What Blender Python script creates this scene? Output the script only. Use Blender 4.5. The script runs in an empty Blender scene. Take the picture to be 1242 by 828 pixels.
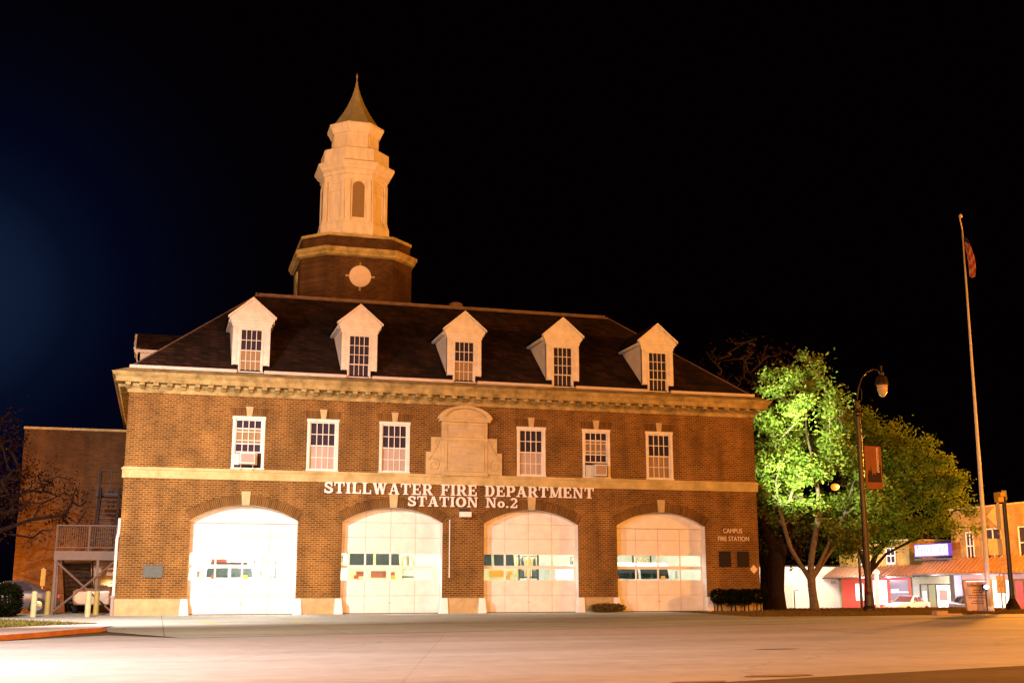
import bpy, bmesh, math, random
from mathutils import Vector, Matrix
import numpy as np
R=math.radians
scene=bpy.context.scene
COL=scene.collection
random.seed(7)

# ------------------------------------------------------------------ camera
cam_d=bpy.data.cameras.new('camera'); cam=bpy.data.objects.new('camera',cam_d); COL.objects.link(cam)
r_=Vector((0.95980661,-0.28065774,-0.00158135)); u_=Vector((-0.05564103,-0.19580029,0.979064)); f_=Vector((0.27509152,0.93962412,0.2035465))
m=Matrix((( r_.x,u_.x,-f_.x),(r_.y,u_.y,-f_.y),(r_.z,u_.z,-f_.z))).to_4x4(); m.translation=Vector((-12.195,-48.9796,1.0084))
cam.matrix_world=m
cam_d.sensor_width=36; cam_d.lens=1438.49/1242*36; cam_d.clip_end=2000; cam_d.clip_start=.1
scene.camera=cam

# ------------------------------------------------------------------ world: night sky, blue lens glow painted in around the off-frame lamp at left
w=bpy.data.worlds.new("World"); scene.world=w; w.use_nodes=True
nt=w.node_tree; nt.nodes.clear()
out=nt.nodes.new('ShaderNodeOutputWorld'); bg=nt.nodes.new('ShaderNodeBackground')
tc=nt.nodes.new('ShaderNodeTexCoord')
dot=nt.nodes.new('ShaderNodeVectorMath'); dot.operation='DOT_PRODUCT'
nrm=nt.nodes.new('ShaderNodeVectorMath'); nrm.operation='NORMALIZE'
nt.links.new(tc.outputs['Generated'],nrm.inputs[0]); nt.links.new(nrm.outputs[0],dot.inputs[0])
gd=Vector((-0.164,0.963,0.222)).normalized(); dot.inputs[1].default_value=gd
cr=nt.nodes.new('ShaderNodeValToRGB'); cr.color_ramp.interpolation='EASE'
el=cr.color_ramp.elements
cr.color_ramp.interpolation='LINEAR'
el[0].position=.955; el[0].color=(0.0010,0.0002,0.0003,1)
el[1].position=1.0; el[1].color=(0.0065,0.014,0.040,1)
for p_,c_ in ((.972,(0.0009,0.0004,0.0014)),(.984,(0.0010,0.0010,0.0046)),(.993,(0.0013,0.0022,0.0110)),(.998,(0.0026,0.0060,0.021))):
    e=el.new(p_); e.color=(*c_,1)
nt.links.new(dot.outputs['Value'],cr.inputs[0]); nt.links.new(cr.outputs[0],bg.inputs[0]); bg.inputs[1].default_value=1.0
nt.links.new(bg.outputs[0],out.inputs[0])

# ------------------------------------------------------------------ lamps of the place, and unseen ones added to brighten things
def lamp(name,kind,loc,power,color,aim=None,size=.15,angle=160,blend=.8):
    d=bpy.data.lights.new(name,kind); d.energy=power; d.color=color
    if kind in('POINT','SPOT'): d.shadow_soft_size=size
    if kind=='SPOT': d.spot_size=R(angle); d.spot_blend=blend
    o=bpy.data.objects.new(name,d); COL.objects.link(o); o.location=loc
    if aim: o.rotation_euler=(Vector(aim)-Vector(loc)).to_track_quat('-Z','Y').to_euler()
    return o
SOD=(1.0,0.33,0.028); WHT=(1.0,0.84,0.84); MH=(0.80,1.0,0.55)
lamp('street_light_white','SPOT',(-17.2,-17,9.3),30000,WHT,aim=(-13.0,-4,1),size=.12,angle=99,blend=1)
lamp('street_light_corner','SPOT',(-20,-34,8.5),22000,(1,.93,.94),aim=(-14.5,-27,0),size=.2,angle=128,blend=1)
lamp('street_light_sodium','POINT',(-2,-63,12),72000,SOD,size=.25)
lamp('street_light_sodium','POINT',(4,-56,9),19000,SOD,size=.25)
lamp('street_light_sodium','POINT',(52,-30,11),80000,SOD,size=.25)
lamp('street_light_sodium','POINT',(-58,-42,13),62000,SOD,size=.25)
lamp('unseen_tree_light','SPOT',(14.6,-2.0,5.5),3500,MH,aim=(18.0,2,8.0),size=.12,angle=104,blend=.3)
lamp('parking_light','POINT',(-19.2,8.6,1.6),1500,SOD,size=.2)
lamp('parking_light','POINT',(-14.2,7.4,1.2),170,(1,.6,.25),size=.2)
lamp('shop_yard_light','POINT',(33,41,2.6),3000,(1,.93,.74),size=.3)
lamp('shop_yard_light','POINT',(42.5,41,3.2),1500,(1,.93,.80),size=.3)
lamp('added_tower_spot','SPOT',(-34,-34,9),68000,(1,.60,.34),aim=(-3.8,8,21.6),size=.3,angle=15,blend=.3)  # no such fixture stands there; added to brighten the tower lantern
lamp('unseen_tree_light','SPOT',(14.8,-1.8,8.8),2000,MH,aim=(18.2,2,10.6),size=.12,angle=110,blend=.4)  # second unseen spot, hung in the air to brighten the treetop
lamp('added_tree_light','SPOT',(21.5,0.5,3.0),1300,MH,aim=(25,8,7.5),size=.12,angle=95,blend=.6)  # unseen spot added to light the left side of the wide tree
lamp('street_light_shops','POINT',(38,12,9),40000,SOD,size=.25)
lamp('added_car_light','POINT',(40,31,4),1500,(1,.86,.93),size=.2)  # unseen lamp added to whiten the parked sedan
for yy,cc in ((14,(1,.85,.8)),(20,(1,.85,.85)),(25.5,(1,.8,.85)),(30.5,(1,.86,.95)),(36.5,(.85,.85,1)),(40.5,(1,.6,.7))): lamp('under_awning_light','POINT',(44.2,yy,1.75),260,cc,size=.15)

vs=scene.view_settings
vs.view_transform='Standard'; vs.look='None'; vs.exposure=-0.15; vs.gamma=1
scene.render.engine='CYCLES'

# ------------------------------------------------------------------ materials
def mat(name,color,rough=.8,noise=.0,nscale=3.0,metal=0,emit=None,estr=0,bump=0,bscale=20,spec=.3,trans=0,dark=None,stretch=None):
    M=bpy.data.materials.new(name); M.use_nodes=True; n=M.node_tree; b=n.nodes['Principled BSDF']
    b.inputs['Base Color'].default_value=(*color,1); b.inputs['Roughness'].default_value=rough
    b.inputs['Metallic'].default_value=metal; b.inputs['Specular IOR Level'].default_value=spec
    if noise or bump:
        t=n.nodes.new('ShaderNodeTexCoord')
        mp=n.nodes.new('ShaderNodeMapping'); n.links.new(t.outputs['Object'],mp.inputs[0])
        if stretch: mp.inputs['Scale'].default_value=stretch
    if noise:
        no=n.nodes.new('ShaderNodeTexNoise'); no.inputs['Scale'].default_value=nscale; no.inputs['Detail'].default_value=8; no.inputs['Roughness'].default_value=.65
        n.links.new(mp.outputs[0],no.inputs['Vector'])
        rp=n.nodes.new('ShaderNodeValToRGB'); n.links.new(no.outputs['Fac'],rp.inputs[0])
        d=dark or tuple(c*(1-noise) for c in color); l=tuple(min(1,c*(1+noise*.5)) for c in color)
        rp.color_ramp.elements[0].position=.32; rp.color_ramp.elements[0].color=(*d,1)
        rp.color_ramp.elements[1].position=.68; rp.color_ramp.elements[1].color=(*l,1)
        n.links.new(rp.outputs[0],b.inputs['Base Color'])
    if bump:
        n2=n.nodes.new('ShaderNodeTexNoise'); n2.inputs['Scale'].default_value=bscale; n2.inputs['Detail'].default_value=5
        n.links.new(mp.outputs[0],n2.inputs['Vector'])
        bp=n.nodes.new('ShaderNodeBump'); bp.inputs['Strength'].default_value=bump; bp.inputs['Distance'].default_value=.03
        n.links.new(n2.outputs['Fac'],bp.inputs['Height']); n.links.new(bp.outputs[0],b.inputs['Normal'])
    if emit: b.inputs['Emission Color'].default_value=(*emit,1); b.inputs['Emission Strength'].default_value=estr
    if trans: b.inputs['Transmission Weight'].default_value=trans
    return M
def brick_mat(name,c1,c2,mortar,bw=.225,rh=.085,ms=.013,uv=False,off=.5,vary=.5):
    M=bpy.data.materials.new(name); M.use_nodes=True; n=M.node_tree; b=n.nodes['Principled BSDF']; L=n.links
    t=n.nodes.new('ShaderNodeTexCoord')
    br=n.nodes.new('ShaderNodeTexBrick'); br.inputs['Scale'].default_value=1; br.inputs['Brick Width'].default_value=bw; br.inputs['Row Height'].default_value=rh
    br.inputs['Mortar Size'].default_value=ms; br.inputs['Mortar Smooth'].default_value=.2; br.offset=off; br.inputs['Bias'].default_value=-.1
    if uv: L.new(t.outputs['UV'],br.inputs['Vector'])
    else:
        s=n.nodes.new('ShaderNodeSeparateXYZ'); L.new(t.outputs['Object'],s.inputs[0])
        a=n.nodes.new('ShaderNodeMath'); a.operation='ADD'; L.new(s.outputs['X'],a.inputs[0]); L.new(s.outputs['Y'],a.inputs[1])
        c=n.nodes.new('ShaderNodeCombineXYZ'); L.new(a.outputs[0],c.inputs['X']); L.new(s.outputs['Z'],c.inputs['Y']); L.new(c.outputs[0],br.inputs['Vector'])
    br.inputs['Color1'].default_value=(*c1,1); br.inputs['Color2'].default_value=(*c2,1); br.inputs['Mortar'].default_value=(*mortar,1)
    no=n.nodes.new('ShaderNodeTexNoise'); no.inputs['Scale'].default_value=.9; no.inputs['Detail'].default_value=8; L.new(t.outputs['Object'],no.inputs['Vector'])
    mr=n.nodes.new('ShaderNodeMapRange'); mr.inputs['From Min'].default_value=.3; mr.inputs['From Max'].default_value=.7; mr.inputs['To Min'].default_value=1-vary*.6; mr.inputs['To Max'].default_value=1+vary*.4
    L.new(no.outputs['Fac'],mr.inputs['Value'])
    mx=n.nodes.new('ShaderNodeVectorMath'); mx.operation='SCALE'; L.new(br.outputs['Color'],mx.inputs[0]); L.new(mr.outputs[0],mx.inputs['Scale'])
    m3=n.nodes.new('ShaderNodeMapping'); m3.inputs['Scale'].default_value=(1.6,1.6,.22); L.new(t.outputs['Object'],m3.inputs[0])
    n3=n.nodes.new('ShaderNodeTexNoise'); n3.inputs['Scale'].default_value=1.0; n3.inputs['Detail'].default_value=5; L.new(m3.outputs[0],n3.inputs['Vector'])
    r3=n.nodes.new('ShaderNodeMapRange'); r3.inputs['From Min'].default_value=.38; r3.inputs['From Max'].default_value=.62; r3.inputs['To Min'].default_value=.80; r3.inputs['To Max'].default_value=1.12; L.new(n3.outputs['Fac'],r3.inputs['Value'])
    x3=n.nodes.new('ShaderNodeVectorMath'); x3.operation='SCALE'; L.new(mx.outputs[0],x3.inputs[0]); L.new(r3.outputs[0],x3.inputs['Scale'])
    L.new(x3.outputs[0],b.inputs['Base Color'])
    b.inputs['Roughness'].default_value=.88; b.inputs['Specular IOR Level'].default_value=.2
    bp=n.nodes.new('ShaderNodeBump'); bp.inputs['Strength'].default_value=.6; bp.inputs['Distance'].default_value=.012; bp.invert=True
    L.new(br.outputs['Fac'],bp.inputs['Height']); L.new(bp.outputs[0],b.inputs['Normal'])
    return M
def glass_mat(name,tint=(.9,.95,1)):
    M=bpy.data.materials.new(name); M.use_nodes=True; n=M.node_tree; n.nodes.clear()
    o=n.nodes.new('ShaderNodeOutputMaterial'); tr=n.nodes.new('ShaderNodeBsdfTransparent'); tr.inputs[0].default_value=(*tint,1)
    gl=n.nodes.new('ShaderNodeBsdfGlossy'); gl.inputs['Roughness'].default_value=.05
    mx=n.nodes.new('ShaderNodeMixShader'); mx.inputs[0].default_value=.08
    n.links.new(tr.outputs[0],mx.inputs[1]); n.links.new(gl.outputs[0],mx.inputs[2]); n.links.new(mx.outputs[0],o.inputs[0]); return M
def leaf_mat(name,col,col2):
    M=bpy.data.materials.new(name); M.use_nodes=True; n=M.node_tree; n.nodes.clear(); L=n.links
    o=n.nodes.new('ShaderNodeOutputMaterial'); d=n.nodes.new('ShaderNodeBsdfDiffuse'); t=n.nodes.new('ShaderNodeBsdfTranslucent')
    g=n.nodes.new('ShaderNodeNewGeometry'); rp=n.nodes.new('ShaderNodeValToRGB')
    rp.color_ramp.elements[0].color=(*col,1); rp.color_ramp.elements[1].color=(*col2,1)
    L.new(g.outputs['Random Per Island'],rp.inputs[0]); L.new(rp.outputs[0],d.inputs[0]); L.new(rp.outputs[0],t.inputs[0])
    mx=n.nodes.new('ShaderNodeMixShader'); mx.inputs[0].default_value=.35
    L.new(d.outputs[0],mx.inputs[1]); L.new(t.outputs[0],mx.inputs[2]); L.new(mx.outputs[0],o.inputs[0]); return M
def slab_mat(name,color,sx,sy,joint,noise=.25,rot=0,rough=.75):
    M=bpy.data.materials.new(name); M.use_nodes=True; n=M.node_tree; b=n.nodes['Principled BSDF']; L=n.links
    t=n.nodes.new('ShaderNodeTexCoord'); mp=n.nodes.new('ShaderNodeMapping'); mp.inputs['Rotation'].default_value=(0,0,rot); L.new(t.outputs['Object'],mp.inputs[0])
    br=n.nodes.new('ShaderNodeTexBrick'); br.offset=0; br.inputs['Scale'].default_value=1; br.inputs['Brick Width'].default_value=sx; br.inputs['Row Height'].default_value=sy
    br.inputs['Mortar Size'].default_value=.018; br.inputs['Mortar Smooth'].default_value=.6; br.inputs['Color1'].default_value=(*color,1); br.inputs['Color2'].default_value=(*[c*.9 for c in color],1); br.inputs['Mortar'].default_value=(*joint,1)
    L.new(mp.outputs[0],br.inputs['Vector'])
    cur=br.outputs['Color']
    for sc,st,amt in ((.18,(1,3,1),noise),(2.5,(1,1,1),noise*.6),(30,(1,1,1),noise*.5)):
        m2=n.nodes.new('ShaderNodeMapping'); m2.inputs['Scale'].default_value=st; L.new(t.outputs['Object'],m2.inputs[0])
        no=n.nodes.new('ShaderNodeTexNoise'); no.inputs['Scale'].default_value=sc; no.inputs['Detail'].default_value=6; L.new(m2.outputs[0],no.inputs['Vector'])
        mr=n.nodes.new('ShaderNodeMapRange'); mr.inputs['From Min'].default_value=.3; mr.inputs['From Max'].default_value=.7; mr.inputs['To Min'].default_value=1-amt; mr.inputs['To Max'].default_value=1+amt*.4; L.new(no.outputs['Fac'],mr.inputs['Value'])
        mx=n.nodes.new('ShaderNodeVectorMath'); mx.operation='SCALE'; L.new(cur,mx.inputs[0]); L.new(mr.outputs[0],mx.inputs['Scale']); cur=mx.outputs[0]
    wn=n.nodes.new('ShaderNodeTexNoise'); wn.inputs['Scale'].default_value=.7; wn.inputs['Detail'].default_value=6; L.new(t.outputs['Object'],wn.inputs['Vector'])
    wa=n.nodes.new('ShaderNodeVectorMath'); wa.operation='MULTIPLY_ADD'; wa.inputs[1].default_value=(1.6,1.6,0); L.new(wn.outputs['Color'],wa.inputs[0]); L.new(t.outputs['Object'],wa.inputs[2])
    vo=n.nodes.new('ShaderNodeTexVoronoi'); vo.feature='DISTANCE_TO_EDGE'; vo.inputs['Scale'].default_value=.13; L.new(wa.outputs[0],vo.inputs['Vector'])
    vr=n.nodes.new('ShaderNodeMapRange'); vr.inputs['From Min'].default_value=.0; vr.inputs['From Max'].default_value=.006; vr.inputs['To Min'].default_value=.80; vr.inputs['To Max'].default_value=1; L.new(vo.outputs['Distance'],vr.inputs['Value'])
    vx=n.nodes.new('ShaderNodeVectorMath'); vx.operation='SCALE'; L.new(cur,vx.inputs[0]); L.new(vr.outputs[0],vx.inputs['Scale']); cur=vx.outputs[0]
    L.new(cur,b.inputs['Base Color']); b.inputs['Roughness'].default_value=rough; b.inputs['Specular IOR Level'].default_value=.35
    bp=n.nodes.new('ShaderNodeBump'); bp.inputs['Strength'].default_value=.3; bp.inputs['Distance'].default_value=.01; L.new(no.outputs['Fac'],bp.inputs['Height']); L.new(bp.outputs[0],b.inputs['Normal'])
    return M

M={}
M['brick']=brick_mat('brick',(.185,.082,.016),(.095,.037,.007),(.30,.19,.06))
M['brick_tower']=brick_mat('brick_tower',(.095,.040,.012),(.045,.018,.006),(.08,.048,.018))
M['rowlock']=brick_mat('rowlock_brick',(.155,.074,.015),(.085,.036,.007),(.22,.14,.045),bw=.075,rh=.335,uv=True,off=0,ms=.01)
M['soldier']=brick_mat('soldier_brick',(.165,.074,.015),(.09,.036,.007),(.20,.13,.04),bw=.08,rh=.36,off=0,ms=.008)
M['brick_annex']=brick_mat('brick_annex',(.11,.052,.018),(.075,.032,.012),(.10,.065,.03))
M['brick_shop']=brick_mat('brick_shop',(.42,.24,.05),(.36,.19,.04),(.36,.24,.08),bw=.3,rh=.12)
M['stone']=mat('limestone',(.45,.345,.14),.85,noise=.35,nscale=1.9,bump=.6,bscale=14,dark=(.16,.12,.035))
M['stone_clean']=mat('limestone_clean',(.52,.40,.20),.85,noise=.22,nscale=2.2,bump=.3,bscale=14)
M['base_stone']=mat('base_stone',(.48,.36,.17),.85,noise=.25,nscale=2.5,bump=.4,bscale=16)
M['belt']=mat('belt_stone',(.52,.42,.20),.85,noise=.28,nscale=1.5,bump=.3,bscale=14,dark=(.34,.27,.10))
M['white']=mat('white_paint',(.76,.72,.64),.6,noise=.16,nscale=3,bump=.15)
M['lantern']=mat('lantern_paint',(.76,.67,.56),.65,noise=.18,nscale=2.5,stretch=(1.5,1.5,.5),bump=.1)
M['louver']=mat('louver_tan',(.27,.18,.08),.7,noise=.1,nscale=6)
M['copper']=mat('spire_metal',(.32,.28,.15),.6,noise=.22,nscale=3,bump=.2,metal=.0)
M['door']=mat('door_paint',(.80,.76,.70),.5,noise=.12,nscale=2.5)
M['door_line']=mat('door_groove',(.50,.40,.32),.7)
M['jamb']=mat('jamb_paint',(.72,.68,.62),.6,noise=.1,nscale=5)
M['guard']=mat('guard_white',(.82,.80,.76),.6,noise=.12,nscale=7)
M['gutter']=mat('gutter_metal',(.62,.55,.48),.5,noise=.2,nscale=2,stretch=(1,5,5))
M['ridge']=mat('ridge_metal',(.20,.13,.09),.5,noise=.4,nscale=3)
M['glass']=glass_mat('clear_glass')
M['darkglass']=mat('dark_glass',(.045,.035,.05),.02,spec=.3)
M['blind']=mat('window_blind',(.42,.33,.27),.8,noise=.1,nscale=9)
M['blind2']=mat('window_blind_tan',(.30,.20,.09),.8,noise=.15,nscale=9)
M['ac']=mat('ac_metal',(.62,.60,.52),.5); M['ac_grille']=mat('ac_grille',(.36,.27,.22),.6,noise=.15,nscale=30,stretch=(1,1,8))
M['letter']=mat('letter_paint',(.86,.78,.72),.5)
M['letter_gold']=mat('letter_metal',(.78,.62,.45),.45)
M['plaque']=mat('plaque_bronze',(.010,.005,.007),.7,noise=.2,nscale=14); M['plaque_grey']=mat('plaque_grey',(.08,.10,.085),.5,noise=.25,nscale=12)
M['interior']=mat('interior_wall',(.78,.74,.58),.8,noise=.08,nscale=1); M['int_floor']=mat('interior_floor',(.4,.38,.35),.5,noise=.2)
M['tube']=mat('lamp_tube',(1,1,1),.5,emit=(1,.97,.86),estr=6)
M['truck_white']=mat('truck_white',(.80,.80,.76),.3); M['truck_red']=mat('truck_red',(.45,.03,.02),.3,spec=.6); M['truck_yellow']=mat('truck_lime',(.65,.62,.35),.35)
M['black']=mat('black_rubber',(.02,.02,.02),.6); M['chrome']=mat('chrome',(.6,.6,.6),.2,metal=1)
M['red_lens']=mat('red_lens',(.5,.05,.03),.3); M['amber']=mat('amber_lens',(.8,.35,.05),.3); M['windscreen']=mat('windscreen',(.012,.022,.016),.08,spec=.5); M['blue']=mat('blue_lens',(.05,.07,.35),.3)
M['asphalt']=slab_mat('asphalt',(.14,.085,.035),60,60,(.06,.05,.04),noise=.35,rough=.9)
M['street']=slab_mat('street_concrete',(.52,.47,.42),7.3,9.2,(.42,.37,.33),noise=.22,rot=R(15))
M['apron']=slab_mat('apron_concrete',(.47,.50,.40),4.0,5.2,(.22,.2,.16),noise=.28)
M['walk']=slab_mat('walk_concrete',(.46,.43,.35),1.5,1.5,(.25,.22,.18),noise=.2)
M['kerb']=mat('kerb_concrete',(.60,.50,.44),.8,noise=.15,nscale=3,bump=.2); M['kerb_red']=mat('kerb_red_paint',(.55,.25,.13),.7,noise=.25,nscale=3)
M['earth']=mat('earth',(.10,.075,.03),.95,noise=.5,nscale=.8,bump=.6,bscale=8)
M['grass']=leaf_mat('grass_blade',(.10,.12,.02),(.20,.17,.05)); M['grassdry']=leaf_mat('dry_grass',(.13,.085,.02),(.20,.13,.04))
M['yellow']=mat('yellow_mark',(.62,.5,.12),.8,noise=.4,nscale=6); M['whiteline']=mat('white_mark',(.62,.56,.5),.8,noise=.4,nscale=6)
M['bollard']=mat('bollard_cream',(.38,.39,.20),.6,noise=.12,nscale=5); M['bollard_y']=mat('bollard_yellow',(.34,.27,.07),.6,noise=.15,nscale=5)
M['steel']=mat('stair_steel',(.14,.092,.062),.6,noise=.15,nscale=4); M['dsteel']=mat('dark_steel',(.05,.035,.03),.6,noise=.2); M['tread']=mat('stair_tread',(.09,.055,.04),.7)
M['shrub']=leaf_mat('shrub_leaf',(.005,.008,.003),(.016,.018,.006)); M['leaf']=leaf_mat('tree_leaf',(.09,.15,.02),(.27,.31,.06)); M['leafB']=leaf_mat('tree_leaf_autumn',(.07,.14,.012),(.19,.22,.03)); M['leafD']=leaf_mat('tree_leaf_dark',(.05,.06,.012),(.09,.08,.02))
M['dryleaf']=leaf_mat('dry_leaf',(.024,.009,.004),(.045,.018,.007))
M['bark']=mat('bark',(.22,.16,.10),.95,noise=.45,nscale=5,bump=1,bscale=18,stretch=(1,1,.25)); M['bark_dark']=mat('bark_dark',(.016,.006,.004),.95,noise=.4,nscale=5,bump=1,bscale=18,stretch=(1,1,.25)); M['bark_pale']=mat('bark_pale',(.17,.13,.09),.9,noise=.4,nscale=7,bump=.6,bscale=14)
M['post']=mat('lamp_post_paint',(.02,.010,.007),.4,spec=.5); M['globe']=mat('lamp_globe',(.62,.50,.32),.35,noise=.15,nscale=6)
M['pole']=mat('flagpole_metal',(.80,.74,.66),.4,noise=.12,nscale=4)
M['shingle']=None
def shingle():
    X=brick_mat('roof_shingle',(.040,.018,.009),(.012,.005,.003),(.006,.003,.002),bw=.34,rh=.15,ms=.012,vary=.9); return X
M['shingle']=shingle()

# ------------------------------------------------------------------ mesh helpers
class MB:
    def __init__(s): s.v=[];s.f=[];s.m=[];s.uv={}
    def add(s,vs,fs,mi=0):
        b=len(s.v); s.v+= [tuple(x) for x in vs]
        for f in fs: s.f.append(tuple(b+i for i in f)); s.m.append(mi)
        return s
    def box(s,x0,y0,z0,x1,y1,z1,mi=0):
        return s.add([(x0,y0,z0),(x1,y0,z0),(x1,y1,z0),(x0,y1,z0),(x0,y0,z1),(x1,y0,z1),(x1,y1,z1),(x0,y1,z1)],[(0,3,2,1),(4,5,6,7),(0,1,5,4),(1,2,6,5),(2,3,7,6),(3,0,4,7)],mi)
    def quad(s,a,b,c,d,mi=0,uv=None):
        if uv: s.uv[len(s.f)]=uv
        return s.add([a,b,c,d],[(0,1,2,3)],mi)
    def prism(s,poly,y0,y1,mi=0,axis='y'):
        # polygon in (x,z) extruded along y (or (x,y) along z, or (y,z) along x)
        n=len(poly)
        A=sum(poly[i][0]*poly[(i+1)%n][1]-poly[(i+1)%n][0]*poly[i][1] for i in range(n))
        if A<0: poly=poly[::-1]
        f={'y':lambda p,t:(p[0],t,p[1]),'z':lambda p,t:(p[0],p[1],t),'x':lambda p,t:(t,p[0],p[1])}[axis]
        vs=[f(p,y0) for p in poly]+[f(p,y1) for p in poly]
        fs=[tuple(range(n)),tuple(range(2*n-1,n-1,-1))]+[(i,i+n,(i+1)%n+n,(i+1)%n) for i in range(n)]
        if axis!='y': fs=[t[::-1] for t in fs]
        return s.add(vs,fs,mi)
    def tube(s,pts,rad,n=8,mi=0,cap=True):
        pts=[Vector(p) for p in pts]; k=len(pts)
        if not hasattr(rad,'__len__'): rad=[rad]*k
        rings=[]; vs=[]
        up=None
        for i,p in enumerate(pts):
            d=(pts[min(i+1,k-1)]-pts[max(i-1,0)]).normalized()
            a=Vector((0,0,1)) if abs(d.z)<.95 else Vector((1,0,0))
            x=d.cross(a).normalized(); y=d.cross(x).normalized()
            if up is not None:
                x=(up-d*up.dot(d)).normalized(); y=d.cross(x)
            up=x
            for j in range(n):
                t=2*math.pi*j/n; vs.append(p+(x*math.cos(t)+y*math.sin(t))*rad[i])
        fs=[]
        for i in range(k-1):
            for j in range(n): fs.append((i*n+j,i*n+(j+1)%n,(i+1)*n+(j+1)%n,(i+1)*n+j))
        if cap: fs.append(tuple(range(n-1,-1,-1))); fs.append(tuple((k-1)*n+j for j in range(n)))
        return s.add(vs,fs,mi)
    def lathe(s,prof,c=(0,0,0),n=16,mi=0):
        vs=[];fs=[];k=len(prof)
        for r,z in prof:
            for j in range(n):
                t=2*math.pi*j/n; vs.append((c[0]+r*math.cos(t),c[1]+r*math.sin(t),c[2]+z))
        for i in range(k-1):
            for j in range(n): fs.append((i*n+j,i*n+(j+1)%n,(i+1)*n+(j+1)%n,(i+1)*n+j))
        fs.append(tuple(range(n-1,-1,-1))); fs.append(tuple((k-1)*n+j for j in range(n)))
        return s.add(vs,fs,mi)
    def octo(s,c,prof,mi=0,cap=True):
        # prof: list of (half, chamfer, z); chamfered square loft
        vs=[];fs=[];k=len(prof)
        for h,ch,z in prof:
            a=h-ch
            for x,y in((-a,-h),(a,-h),(h,-a),(h,a),(a,h),(-a,h),(-h,a),(-h,-a)): vs.append((c[0]+x,c[1]+y,z))
        for i in range(k-1):
            for j in range(8): fs.append((i*8+j,i*8+(j+1)%8,(i+1)*8+(j+1)%8,(i+1)*8+j))
        if cap: fs.append(tuple(range(7,-1,-1))); fs.append(tuple((k-1)*8+j for j in range(8)))
        return s.add(vs,fs,mi)
    def build(s,name,mats,parent=None,loc=None,smooth=False,bevel=0):
        if not isinstance(mats,(list,tuple)): mats=[mats]
        me=bpy.data.meshes.new(name)
        vs=s.v
        if loc is not None: vs=[(a-loc[0],b-loc[1],c-loc[2]) for a,b,c in vs]
        me.from_pydata(vs,[],s.f)
        for x in mats: me.materials.append(x)
        me.polygons.foreach_set('material_index',s.m)
        if s.uv:
            ul=me.uv_layers.new(name='UVMap')
            for fi,uv in s.uv.items():
                for li,c in zip(me.polygons[fi].loop_indices,uv): ul.data[li].uv=c
        if smooth: me.polygons.foreach_set('use_smooth',[True]*len(s.f))
        me.update()
        o=bpy.data.objects.new(name,me); COL.objects.link(o)
        if loc is not None: o.location=loc
        if parent: 
            o.parent=parent
        if bevel:
            b=o.modifiers.new('bevel','BEVEL'); b.width=bevel; b.segments=2; b.limit_method='ANGLE'
        return o
def tag(o,label=None,cat=None,group=None,kind=None):
    if label: o['label']=label
    if cat: o['category']=cat
    if group: o['group']=group
    if kind: o['kind']=kind
    return o
def empty(name,loc=(0,0,0),rz=0,**k):
    o=bpy.data.objects.new(name,None); COL.objects.link(o); o.location=loc; o.rotation_euler=(0,0,rz); o.empty_display_size=.3
    tag(o,**k); return o
def copy_tree(o,parent=None):
    c=o.copy(); COL.objects.link(c); c.parent=parent
    for ch in [x for x in bpy.data.objects if x.parent==o]: copy_tree(ch,c)
    return c
def text_mesh(body,size,depth,align='CENTER'):
    cu=bpy.data.curves.new('t','FONT'); cu.body=body; cu.size=size; cu.extrude=depth; cu.align_x=align; cu.resolution_u=3
    o=bpy.data.objects.new('t',cu); COL.objects.link(o)
    dg=bpy.context.evaluated_depsgraph_get(); dg.update()
    me=bpy.data.meshes.new_from_object(o.evaluated_get(dg)); bpy.data.objects.remove(o); return me
def text_obj(name,body,size,depth,material,loc,rot=(R(90),0,0),parent=None,sx=1):
    me=text_mesh(body,size,depth); me.name=name; me.materials.clear(); me.materials.append(material)
    o=bpy.data.objects.new(name,me); COL.objects.link(o); o.location=loc; o.rotation_euler=rot; o.scale=(sx,1,1)
    if parent: o.parent=parent
    return o

# ------------------------------------------------------------------ ground
def hgt(x,y):
    def sm(t): t=max(0,min(1,t)); return t*t*(3-2*t)
    if x>13: return -.95*max(sm((x-27)/9),sm((y-4)/14))
    return -.25*sm((y-6)/20)
mb=MB()
xs=[-400,-200,-100,-60,-40,-30]+[i for i in range(-26,60,2)]+[70,90,140,250,400]; ys=[-300,-150,-90,-60]+[i for i in range(-50,60,2)]+[70,90,140,250,500]
for y in ys:
    for x in xs: mb.v.append((x,y,hgt(x,y)-.012))
nx=len(xs)
for j in range(len(ys)-1):
    for i in range(nx-1): mb.f.append((j*nx+i,j*nx+i+1,(j+1)*nx+i+1,(j+1)*nx+i)); mb.m.append(0)
tag(mb.build('ground',M['earth']),kind='structure')
def sheet(name,poly,z,material,kind='structure'):
    mb=MB(); n=len(poly); A=sum(poly[i][0]*poly[(i+1)%n][1]-poly[(i+1)%n][0]*poly[i][1] for i in range(n))
    if A<0: poly=poly[::-1]
    mb.add([(x,y,z) for x,y in poly],[tuple(range(n))]); return tag(mb.build(name,material),kind=kind)
sheet('asphalt_road',[(-80,-56.4),(-6.4,-36.78),(-1.2,-35.37),(60,-19.0),(90,-80),(-80,-90)],.004,M['asphalt'])
sheet('street',[(-80,-56.35),(-6.4,-36.73),(-1.2,-35.32),(60,-18.95),(60,-14.6),(16.9,-13.45),(12.06,-14.2),(6.0,-17.5),(-11.6,-22.6),(-13.2,-20.4),(-15.2,-23.0),(-22,-30.2),(-80,-45)],.0,M['street'])
sheet('driveway',[(-13.3,-18.2),(-11.6,-22.58),(6.0,-17.48),(12.05,-14.18),(8.3,-9.6),(9.2,-3.2),(9.4,.5),(-13.75,.5),(-14.0,-9.6),(-13.7,-11.8)],.004,M['apron'])
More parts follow.
